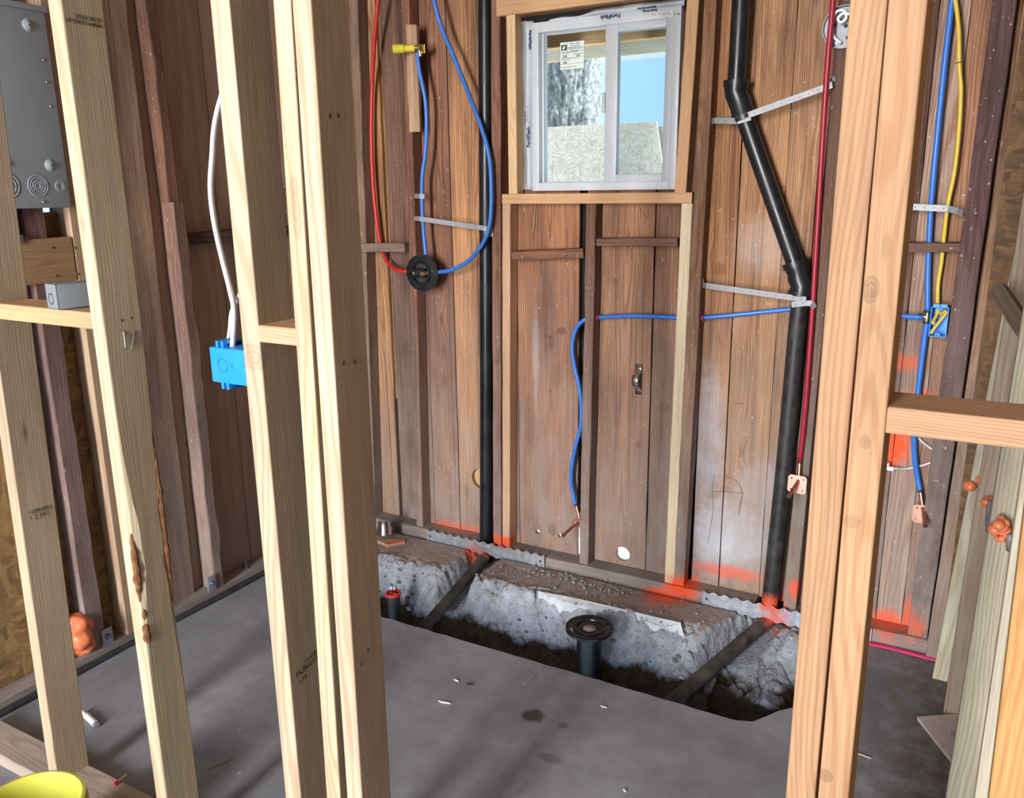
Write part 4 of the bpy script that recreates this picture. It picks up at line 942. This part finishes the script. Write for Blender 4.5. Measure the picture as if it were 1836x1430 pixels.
# waste pipes
pex('straight black waste pipe on the left going down into the footing', [(871, -40), (871, 0), (872, 300), (873, 700), (872, 1015)], .030, BLACK, 'waste_pipe', y=2.928)
dp = empty('waste_pipe', W(1380, 1075, 2.905), 'black waste pipe with two elbows stepping sideways down the wall', 'pipe')
def dpt(u, v, y=2.905): return W(u, v, y)-dp.location
E1, E1b = dpt(1320, 160), dpt(1333, 205); E2, E2b = dpt(1429, 482), dpt(1437, 518)
bm = BM(); tube(bm, [dpt(1331, -40), dpt(1329, 0), E1], .0295, 20, False); obj('upper_length', bm, BLACK, dp, smooth=40)
bm = BM(); tube(bm, [E1b, E2], .0295, 20, False); obj('slanted_length', bm, BLACK, dp, smooth=40)
bm = BM(); tube(bm, [E2b, dpt(1428, 600), dpt(1405, 850), dpt(1378, 1100)], .0295, 20, False); obj('lower_length', bm, BLACKD, dp, smooth=40)
def elbow(a, b, pa, pb):
    d1, d2 = (a-pa).normalized(), (pb-b).normalized(); m_ = (a+b)/2
    bm = BM(); tube(bm, [a-d1*.018, a+d1*.002, a+d1*.012, m_, b-d2*.012, b-d2*.002, b+d2*.018], [.038, .038, .036, .037, .036, .038, .038], 22, False)
    tube(bm, [a-d1*.028, a-d1*.008], .0425, 22, False); tube(bm, [b+d2*.006, b+d2*.020], .0425, 22, False)
    obj('elbow', bm, BLACK, dp, smooth=40)
elbow(E1, E1b, dpt(1329, 0), E2); elbow(E2, E2b, E1b, dpt(1428, 600))
GD = 'waste pipes lying in the trench'
for lb, (a, b), r in (('dusty pipe running from the wall through the left gap in the footing', PIPES[0], .023), ('dusty pipe running from the wall through the right gap in the footing', PIPES[1], .025)):
    d = (b-a).normalized(); bm = BM(); tube(bm, [a+d*.03, a+d*.06, b, b+d*.18], r, 18, False); tag(obj('drain_pipe', bm, DUSTP, smooth=40), lb, 'pipe', GD)
# capped riser in the trench
q = G(705, 1064, -.02); rs = empty('capped_riser', q, 'dark riser pipe with a red test plug in the trench', 'pipe')
bm = BM(); tube(bm, [(0, 0, 0), (0, 0, -.24)], .026, 20, False); obj('riser', bm, BLACKD, rs, smooth=40)
bm = BM(); lathe(bm, [(.028, -.006), (.031, -.004), (.031, .006), (.024, .007), (.023, -.002), (0, -.002)], Matrix(), 28); box(bm, (-.022, -.004, -.002), (.022, .004, .005), .001); obj('test_plug', bm, RED, rs, smooth=40)
bm = BM(); tube(bm, [(0, 0, 0), (0, 0, .032)], .0045, 10, False); box(bm, (-.014, -.003, .016), (.014, .003, .034), .001); obj('wing_nut', bm, STEEL, rs)
# toilet flange
q = G(1057, 1124, .03); q = G(1057, 1124, .02); tf = empty('toilet_flange', q, 'black toilet flange ring standing on its stub pipe in the trench', 'flange')
bm = BM(); ol = circ(0, 0, .086, 48); hs = [circ(0, 0, .046, 32)]
for a0 in (.3, 1.9, 3.45, 5.0):
    arc = [(.066+.0045*s_, a0+t*.65) for s_, ts in ((1, range(0, 9)), (-1, range(8, -1, -1))) for t in [k/8 for k in ts]]
    hs.append([(r*math.cos(a), r*math.sin(a)) for r, a in arc])
plate(bm, ol, hs, .010); obj('flange_ring', bm, BLACK, tf, smooth=30)
bm = BM(); lathe(bm, [(.084, .001), (.086, .003), (.083, .004), (.080, .001)], Matrix(), 48); lathe(bm, [(.058, -.004), (.058, .004), (.050, .004), (.047, -.003), (.046, -.02)], Matrix(), 40); obj('raised_rim', bm, BLACK, tf, smooth=40)
for k in range(8):
    a = k*math.pi/4+.1; bm = BM(); lathe(bm, [(0, .003), (.0045, .0028), (.006, 0)], Matrix.Translation((.076*math.cos(a), .076*math.sin(a), .001)), 10); obj('screw_head', bm, BLACKD, tf, smooth=True)
bm = BM(); tube(bm, [(0, 0, -.008), (0, 0, -.05), (0, 0, -.30)], .0455, 28, False, cap=False); obj('stub_pipe', bm, BLACK, tf, smooth=40)
bm = BM(); lathe(bm, [(.045, -.004), (.036, -.008), (.026, -.004), (0, -.002)], Matrix(), 32); obj('knock_out_cap', bm, BLACKD, tf, smooth=40)
bm = BM(); lathe(bm, [(0, .001), (.018, .0), (.025, -.005)], Matrix(), 24); obj('cap_dome', bm, plain('cap_residue', (.32, .25, .22), .8, var=.4), tf, smooth=40)

# blue water line under the window
pex('blue water pipe curving down the centre boards to a copper stub', [(1072, 568, 2.93), (1058, 570, 2.935), (1044, 576, 2.93), (1032, 592, 2.93), (1026, 622, 2.93), (1030, 655, 2.93), (1038, 690, 2.93), (1042, 725, 2.93), (1041, 765, 2.93), (1032, 800, 2.93), (1025, 840, 2.93), (1025, 870, 2.93), (1032, 906, 2.925)], .0082, BLUEP)
pex('blue water pipe running level behind the pale cripple stud', [(1064, 568.5), (1074, 568.5), (1140, 566), (1214, 569), (1262, 570)], .0082, BLUEP)
pex('blue water pipe running from the grooved stud behind the black pipe', [(1256, 569.5), (1290, 567, 2.935), (1350, 561, 2.948), (1418, 554, 2.954), (1450, 551, 2.954), (1500, 556, 2.95), (1560, 562, 2.93), (1655, 569, 2.905)], .0082, BLUEP)
bm = BM(); 
def cstub(label, a, knee, tipv, pl_c, pn, group='copper stub outs'):
    """copper stub: riser from a to knee, arm to tip, square ear plate"""
    o = empty('copper_stub', knee, label, 'fitting', group); a = a-knee; tp = tipv-knee
    bm = BM(); tube(bm, [a*1.0, a*.25, a*.02+tp*.06, tp*.3, tp], .0066, 14, True); obj('stub_tube', bm, COPPER, o, smooth=True)
    bm = BM(); tube(bm, [a*1.08, a*.93], .0092, 14, False); obj('crimp_ring', bm, INK, o, smooth=40)
    bm = BM(); tube(bm, [tp*.93, tp*1.02], .0078, 14, False); obj('stub_cap', bm, COPPER, o, smooth=40)
    s_ = .032; k = .008
    ol = [(-s_+k, -s_), (s_-k, -s_), (s_, -s_+k), (s_, s_-k), (s_-k, s_), (-s_+k, s_), (-s_, s_-k), (-s_, -s_+k)]
    hs = [circ(x*.02, z*.02, .0028, 8) for x in (-1, 1) for z in (-1, 1)]
    n_ = Vector(pn).normalized(); up = Vector((0, 0, 1)); x = up.cross(n_).normalized(); 
    bm = BM(); plate(bm, ol, hs, .0016, axes(pl_c-knee, x, n_.cross(x), n_)); obj('ear_plate', bm, COPPERD, o)
    return o
cstub('copper stub turned sideways at the end of the curved blue pipe', W(1033, 905, 2.925), W(1040, 932, 2.915), W(1009, 960, 2.83), W(1040, 938, 2.908), (.35, -.6, -.5))
cstub('copper stub with square plate at the end of the crimson pipe', W(1434, 828, 2.89), W(1432, 862, 2.872), W(1414, 890, 2.79), W(1429, 868, 2.866), (-.1, -1, .05))
cstub('copper stub with square plate at the end of the long blue pipe', W(1650, 880, 2.93), W(1655, 912, 2.915), W(1659, 942, 2.83), W(1655, 922, 2.912), (0, -1, -.05))
pex('long crimson water pipe right of the stepped black pipe', [(1496, -40, 2.855), (1494, 0, 2.855), (1485, 100, 2.858), (1478, 200, 2.868), (1466, 400, 2.878), (1455, 580, 2.880), (1443, 740, 2.884), (1434, 826, 2.89)], .0086, CRIM)
pex('upper blue water pipe running down beside the yellow cable to the tee', [(1712, -40, 2.925), (1707, 0, 2.925), (1692, 130, 2.92), (1676, 290, 2.915), (1668, 390, 2.925), (1664, 480, 2.93), (1663, 560, 2.925)], .0088, BLUEP)
pex('lower blue water pipe from the tee down to a copper stub', [(1662, 576, 2.925), (1656, 620, 2.925), (1645, 710, 2.925), (1639, 770, 2.925), (1640, 820, 2.93), (1645, 855, 2.935), (1650, 882, 2.93)], .0088, BLUEP)
q = W(1662, 568, 2.925); o = empty('pipe_tee', q, 'brass tee joining the blue pipes left of the blue outlet box', 'fitting')
bm = BM(); tube(bm, [(0, 0, -.02), (0, 0, .02)], .007, 12, False); tube(bm, [(0, 0, 0), (-.02, 0, 0)], .007, 12, False); obj('tee_body', bm, BRASS, o, smooth=40)
for a, b in (((0, 0, .014), (0, 0, .021)), ((0, 0, -.014), (0, 0, -.021)), ((-.016, 0, 0), (-.024, 0, 0))):
    bm = BM(); tube(bm, [a, b], .0105, 14, False); obj('crimp_ring', bm, INK, o, smooth=40)
for lb, u, v, y in (('red sealant ring where the blue pipe leaves the centre stud', 1072, 569, 2.925), ('red sealant ring where the blue pipe leaves the grooved stud', 1261, 570, 2.93)):
    q = W(u, v, y); bm = BM()
    for i in range(7): 
        a = i*.9; bmesh.ops.create_icosphere(bm, subdivisions=2, radius=.004+.002*R.random(), matrix=Matrix.Translation((0, .009*math.cos(a), .009*math.sin(a))))
    tag(obj('fire_sealant', bm, CRIM, loc=q, smooth=True), lb, 'sealant')
# yellow cable and outlet box
pex('yellow electrical cable wandering down to the blue outlet box', [(1706, -40, 2.91), (1713, 0, 2.905), (1719, 55, 2.90), (1720, 115, 2.898), (1723, 165, 2.9), (1719, 240, 2.902), (1711, 310, 2.905), (1699, 370, 2.91), (1692, 430, 2.925), (1688, 470, 2.93), (1682, 510, 2.93), (1681, 552, 2.925)], .0062, YELC, 'electrical_cable', 'cable')
bm = BM(); q = W(1721, 112, 2.893); tube(bm, [q+Vector((-.012, .004, -.002)), q+Vector((-.008, -.004, -.001)), q+Vector((.008, -.004, .002)), q+Vector((.012, .004, .003))], .0012, 6, False); tag(obj('cable_staple', bm, INK), 'thin staple holding the yellow cable to the boards', 'staple')
c0, c1 = W(1664, 603, 2.885), W(1705, 551, 2.885)
ob = empty('outlet_box', (c0.x, 2.885, c0.z), 'blue plastic outlet box with yellow wires inside on the old stud', 'box')
bw, bh = c1.x-c0.x-.004, c1.z-c0.z
bm = BM(); t_ = .003
for lo, hi in (((0, 0, 0), (t_, .06, bh)), ((bw-t_, 0, 0), (bw, .06, bh)), ((0, 0, 0), (bw, .06, t_)), ((0, 0, bh-t_), (bw, .06, bh)), ((0, .057, 0), (bw, .06, bh))): box(bm, lo, hi, .0008)
obj('box_body', bm, BLUEB, ob)
for z in (.004, bh-.012):
    bm = BM(); box(bm, (bw/2-.008, 0, z), (bw/2+.008, .01, z+.008), .001); obj('screw_tab', bm, BLUEB, ob)
    bm = BM(); lathe(bm, [(0, .0006), (.002, .0006), (.002, 0)], axes((bw/2, 0, z+.004), (1, 0, 0), (0, 0, 1), (0, -1, 0)), 8); obj('screw_hole', bm, INK, ob)
for x in (.004, bw-.028):
    bm = BM(); box(bm, (x, .003, bh-.001), (x+.022, .02, bh+.008), .001); obj('cable_clamp', bm, BLUEB, ob)
for pts in ([(.018, .03, bh-.004), (.016, .02, bh*.70), (.009, .004, bh*.50), (.012, -.002, bh*.42)], [(.020, .034, bh-.006), (.028, .016, bh*.74), (bw-.012, .004, bh*.86), (bw-.008, .006, bh*.80), (.026, .0, bh*.50), (.010, -.004, bh*.20), (.008, -.006, bh*.10)]):
    bm = BM(); tube(bm, pts, .0052, 10, flat=.7); obj('wire_tail', bm, YELC, ob, smooth=True)
# round metal ceiling box half hidden by the doubled studs
q = W(1513, 48, 2.885); o = empty('round_junction_box', q, 'round metal junction box with white wire, half behind the doubled studs', 'box')
mx = axes((0, 0, 0), (1, 0, 0), (0, 0, 1), (0, -1, 0)); k_ = .062
bm = BM(); lathe(bm, [(0, -.012), (k_-.004, -.012), (k_-.002, .004), (k_, .004), (k_, -.014)], mx, 40); obj('box_body', bm, GALVL, o, smooth=40)
for x, z, r in ((-.03, .01, .006), (-.022, -.038, .009), (.004, .004, .006), (.012, -.03, .006)):
    bm = BM(); lathe(bm, [(0, .001), (r, .001), (r, 0)], mx @ Matrix.Translation((x, z, -.0115)), 14); obj('knockout', bm, INK if r < .008 else GALV, o)
bm = BM(); tube(bm, [(-.004, -.004, -.046), (-.024, -.012, -.028), (-.034, -.016, .006), (-.022, -.020, .040), (.0, -.022, .042), (.008, -.02, .022), (-.006, -.02, .010), (-.016, -.02, .022), (-.002, -.022, .034), (.02, -.02, .03)], .0042, 10); obj('wire_loop', bm, WHITE, o, smooth=True)
# white valve with clear tube
q = W(1592, 839, 2.93); o = empty('shutoff_valve', q, 'small white shutoff valve with clear tube beside the doubled studs', 'valve')
bm = BM(); box(bm, (-.045, -.012, -.014), (-.006, .012, .014), .003); obj('valve_body', bm, WHITE, o, smooth=30)
bm = BM(); tube(bm, [(-.006, 0, 0), (.018, 0, -.001)], .008, 12, False); lathe(bm, [(0, .018), (.006, .018), (.006, .008)], Matrix.Translation((-.002, 0, 0)), 12); obj('compression_nut', bm, WHITE, o, smooth=40)
bm = BM(); tube(bm, [W(1604, 839.5, 2.93)-q, W(1625, 840, 2.954)-q, W(1660, 832, 2.956)-q, W(1690, 818, 2.957)-q, W(1676, 808, 2.956)-q, W(1655, 793, 2.956)-q, W(1640, 776, 2.956)-q], .004, 10); obj('clear_tube', bm, CLEAR, o, smooth=True)
# old blocking on the back wall
GO = 'old blocks nailed between studs of the back wall'
def oblock(label, u0, u1, vt, vb, c, y=2.897, dv=0., d=.065):
    a, b = W(u0, vb, y), W(u1, vb-dv, y); zt = W((u0+u1)/2, vt, y).z-W((u0+u1)/2, vb, y).z
    return lumber('blocking', label, 'block', a, (b.x, y, b.z), d, zt, (0, 1, 0), c, OLD, GO, rad=.004, jit=.003, n=18)
oblock('old grey block across the red pipe left of the valve', 632, 726, 436, 452, (.34, .26, .19), y=2.885, d=.038)
oblock('old reddish block with a torn corner under the left of the window sill', 917, 1046, 450, 467, (.25, .115, .058), dv=4)
oblock('old flat block under the right of the window sill', 1069, 1214, 427, 442, (.26, .14, .092))
oblock('old splintered block with blue pipe and yellow cable through it', 1596, 1720, 435, 453, (.22, .125, .088))
# scalloped nail plates along the footing
def nail_plate(label, u0, v0, u1, v1, group='scalloped nail plates along the sill'):
    a, b = W(u0, v0, 2.872), W(u1, v1, 2.872); a.z = b.z = 0
    ln = (b-a).length; h_ = .054; pt = .043; n = int(ln/pt*10); ol = []
    z0 = -.004
    for i in range(n+1): x = ln*i/n; ol.append((x, .004*math.cos(2*math.pi*x/pt)-.004 if 0 < i < n else 0))
    for i in range(n, -1, -1): x = ln*i/n; ol.append((x, h_+.0045*math.cos(2*math.pi*x/pt) if 0 < i < n else h_))
    hs = [circ(.018, h_/2, .0055, 12), circ(ln-.018, h_/2, .0055, 12)]
    k = int(ln/pt)
    for i in range(1, k): hs += [circ((i+.0)*pt, h_-.006, .0018, 6), circ((i+.0)*pt, .006, .0018, 6)]
    bm = BM(); plate(bm, ol, hs, .0018, axes((a.x, 2.872, .002), (1, 0, 0), (0, 0, 1), (0, -1, 0)))
    o = tag(obj('nail_plate', bm, GALV), label, 'plate', group)
    bm = BM(); x = a.x+ln*.40; box(bm, (x-.012, 2.8712, .020), (x+.014, 2.8718, .036)); child_keep(obj('embossed_mark', bm, GALVL), o)
    return o
nail_plate('scalloped steel nail plate at the foot of the straight black pipe', 765, 955, 976, 1010)
nail_plate('scalloped steel nail plate at the foot of the stepped black pipe', 1259, 1072, 1562, 1142)
# small things by the left footing
q = G(690, 962, .03); o = empty('pipe_coupling', q, 'shiny steel pipe coupling on a wood offcut by the footing', 'fitting')
mm = Matrix.Rotation(-.35, 4, 'X') @ Matrix.Rotation(-.25, 4, 'Y') @ Matrix.Scale(1.35, 4)
bm = BM(); lathe(bm, [(.017, .050), (.021, .052), (.022, .05), (.022, .034), (.024, .034), (.024, .004), (.020, 0), (.017, 0), (.017, .050)], mm, 28); obj('sleeve', bm, STEEL, o, smooth=40)
bm = BM(); lathe(bm, [(0, .006), (.0168, .006)], mm, 20); obj('bore', bm, INK, o)
bm = BM(); plate(bm, [(-.05, -.02), (.03, -.035), (.075, .03), (.06, .04), (-.02, .012)], th=.014, mat=Matrix.Translation(G(694, 968, .026))); tag(obj('wood_offcut', bm, CHIP, color=(.40, .26, .18)), 'flat wood offcut with orange paint under the steel coupling', 'offcut')
bm = BM(); plate(bm, [(.004, -.032), (.032, -.035), (.076, .03), (.064, .036)], th=.001, mat=Matrix.Translation(G(694, 968, .0275))); o2 = obj('painted_face', bm, plain('orange_marking', (.80, .10, .03), .6, var=.2)); child_keep(o2, bpy.data.objects['wood_offcut'])

# ================================================================== right side wall
C_OL = (.50, .49, .38)
def rstick(name, label, pa, pb, y, w, d, c, mat=NEW, z0=.0, cat='stud', **k):
    A, B = W(*pa, y), W(*pb, y); kx = (A.x-B.x)/(A.z-B.z); f = lambda z: B.x+kx*(z-B.z)
    return lumber(name, label, cat, (f(z0), y, z0), (f(ZT-.01), y, ZT-.01), w, d, (1, 0, 0), c, mat, 'upright sticks of the right side wall', **k)
rstick('wall_stud', 'brown corner post between the old purplish stud and the strand board', (1746, 600), (1686, 1000), 2.86, .050, .038, (.34, .21, .12), OLD, .0, jit=.002)
bm = BM(); plate(bm, [(W(1707, 1000, 2.84).x, .02), (W(1700, 1150, 2.84).x, .02), (W(1740, 1000, 2.84).x+.03, 1.0), (W(1800, 600, 2.84).x, ZT-.02), (W(1764, 600, 2.84).x, ZT-.02)], th=.011, mat=axes((0, 2.84, 0), (1, 0, 0), (0, 0, 1), (0, -1, 0)))
tag(obj('osb_strip', bm, OSBD), 'rough edge of brown strand board behind the right side wall studs', 'sheet')
rstick('wall_stud', 'pale greenish stud in the right back corner with a foam lump', (1790, 600), (1713, 1000), 2.74, .075, .038, (.52, .50, .38), NEW)
rstick('wall_stud', 'greyish stud standing beside the pink line on the right', (1796, 600), (1734, 1000), 2.55, .089, .038, (.38, .315, .235), NEW)
sr = rstick('wall_stud', 'broad greenish stud in the right foreground with orange foam', (1836, 548), (1764, 1000), 1.90, .058, .038, (.42, .40, .30), NEW)
rstick('wall_stud', 'narrow pale stud between the greenish and the orange stud at right', (1810, 1000), (1751, 1405), 1.70, .03, .038, (.50, .47, .36), NEW)
rstick('wall_stud', 'orange brown stud at the right edge of the picture', (1826, 1000), (1773, 1430), 1.45, .089, .038, (.58, .33, .13), FIR)
# small diagonal block near the right edge
A, B = W(1788, 535, 2.45), W(1836, 610, 2.2)
o = lumber('blocking', 'short slanting block end between the right side studs', 'block', A, B, .038, .025, (0, 1, .6), (.27, .215, .17), NEW)
# foam and wires on the right
q = W(1750, 852, 2.72); foam('smooth orange foam lump on the pale greenish corner stud', q, .03, 2, 21)
q = W(1770, 902, 2.53); foam('orange foam lump with a grey cable on the greyish stud', q, .019, 5, 31)
tag(obj('grey_cable', tube(BM(), [W(1776, 898, 2.51), W(1772, 920, 2.50), W(1771, 952, 2.53)], .007, 10), plain('grey_jacket', (.16, .16, .19), .5), smooth=True), 'bit of grey cable below the foam on the greyish stud', 'cable')
q = W(1798, 945, 1.875); foam('frothy orange foam lump on the broad greenish stud', q+Vector((0, 0, .0)), .018, 12, 41)
q = W(1795, 970, 1.88); foam('lower orange foam lump on the broad greenish stud', q, .014, 5, 44)
bm = BM(); tube(bm, [W(1812, 958, 1.86), W(1811, 985, 1.875)], .008, 10, False); tag(obj('grey_cable', bm, bpy.data.materials['grey_jacket'], smooth=True), 'stub of grey cable in the foam on the broad greenish stud', 'cable')
# drywall scrap, pink line
a = G(1645, 1284, .012)
bm = BM(); pts = [G(1645, 1284, .012), G(1760, 1276, .012), G(1760, 1420, .012), G(1715, 1372, .012)]
tp = [bm.verts.new(p) for p in pts]; bt = [bm.verts.new(p-Vector((0, 0, .0115))) for p in pts]; 
f1 = bm.faces.new(tp); bm.faces.new(bt[::-1])
for i in range(4): j = (i+1) % 4; f = bm.faces.new((tp[i], bt[i], bt[j], tp[j])); f.material_index = 1
tag(obj('drywall_scrap', bm, [GYPS, GYPE]), 'triangular scrap of drywall lying on the floor at the right', 'scrap')
q = G(1710, 1315, .0125); bm = BM(); tube(bm, [q+Vector((.007*math.cos(i*.55), .007*math.sin(i*.55), 0)) for i in range(12)], .0007, 6, False); child_keep(obj('screw_dent', bm, STAMP), bpy.data.objects['drywall_scrap'])
tag(obj('pink_line', tube(BM(), [Vector((W(u, 1160, yy).x, yy, .005)) for u, yy in ((1470, 2.862), (1545, 2.864), (1600, 2.866), (1660, 2.86), (1714, 2.852), (1735, 2.85))], .012, 10, flat=.3), PINK, smooth=True), 'flat pink line on the floor along the back wall', 'line')

# ================================================================== on the floor
for k, (lb, u0, v0, u1, v1, w, c) in enumerate((
    ('long split sliver lying at the edge of the trench', 936, 1226, 964, 1208, .012, (.36, .28, .24)),
    ('bright white sliver left of the dark stain', 786, 1255, 808, 1260, .008, (.75, .72, .66)),
    ('small white chip near the trench', 814, 1216, 822, 1220, .006, (.8, .8, .78)),
    ('brown crumb of wood right of the small white chip', 836, 1224, 848, 1227, .010, (.06, .04, .03)),
    ('small pale sliver right of the dark stain', 1077, 1264, 1088, 1267, .005, (.75, .65, .5)),
    ('curved thin sliver between the two left studs', 372, 1378, 418, 1358, .004, (.30, .22, .14)),
    ('tiny straw sliver at the foot of the notched stud', 424, 1308, 438, 1302, .003, (.55, .45, .3)),
    ('pale sliver near the bottom edge left of the middle stud pair', 425, 1386, 436, 1380, .004, (.6, .5, .36)),
    ('pale pebble near the bottom edge right of the middle', 1117, 1412, 1123, 1418, .007, (.6, .5, .38)),
    ('thin straw on the floor between doubled studs and drywall', 1528, 1345, 1562, 1358, .002, (.5, .4, .28)))):
    a, b = G(u0, v0, .004), G(u1, v1, .004); m_ = (a+b)/2; n_ = (b-a).cross(Vector((0, 0, 1))).normalized()*w/2
    bm = BM(); pts = [a, m_-n_+(b-a)*.1, b, m_+n_-(b-a)*.15]
    t1 = [bm.verts.new(p) for p in pts]; t0 = [bm.verts.new(p-Vector((0, 0, .0035))) for p in pts]
    bm.faces.new(t1); bm.faces.new(t0[::-1])
    for i in range(4): j = (i+1) % 4; bm.faces.new((t1[i], t0[i], t0[j], t1[j]))
    tag(obj('wood_chip', bm, CHIP, color=c), lb, 'wood chip', 'chips and slivers on the floor')
a, b = G(147, 1275, .012), G(174, 1300, .010)
o = empty('paint_marker', (a+b)/2, 'white marker pen lying on the floor by the leftmost stud', 'marker'); d = (b-a)/2
bm = BM(); tube(bm, [-d*.4, d*.8], .010, 14, False); obj('barrel', bm, WHITE, o, smooth=40)
bm = BM(); tube(bm, [-d, -d*.4], .006, 14, False); obj('nib_end', bm, WHITE, o, smooth=40)
bm = BM(); tube(bm, [d*.8, d*.98], .0085, 14, False); obj('end_cap', bm, BOXG, o, smooth=40)
a, b = G(205, 1406, .044), G(228, 1388, .044)
o = empty('pencil_stub', (a+b)/2, 'short wooden stub with a red tip lying on the floor plate', 'pencil'); d = (b-a)/2
bm = BM(); tube(bm, [-d*.5, d], .004, 6, False); obj('shaft', bm, CHIP, o, color=(.45, .30, .18))
bm = BM(); tube(bm, [-d, -d*.45], .005, 10, False); obj('red_tip', bm, RED, o)
# yellow bucket, only its rim in view
c = on(50, 1442, 2, .248)
o = empty('bucket', (c.x, c.y, .001), 'yellow plastic bucket in the bottom left corner', 'bucket')
bm = BM(); lathe(bm, [(0, 0), (.135, 0), (.165, .36), (.172, .36), (.173, .372), (.163, .374), (.160, .365), (.130, .012), (0, .012)], Matrix.Scale(.66, 4), 56); obj('bucket_body', bm, plain('bucket_plastic', (.68, .66, .10), .4, var=.05), o, smooth=40)
bm = BM(); lathe(bm, [(.166, .33), (.178, .331), (.179, .338), (.166, .339)], Matrix.Scale(.66, 4), 56); obj('rim_band', bm, plain('bucket_rim', (.52, .45, .16), .5), o, smooth=40)
bpy.context.view_layer.update()
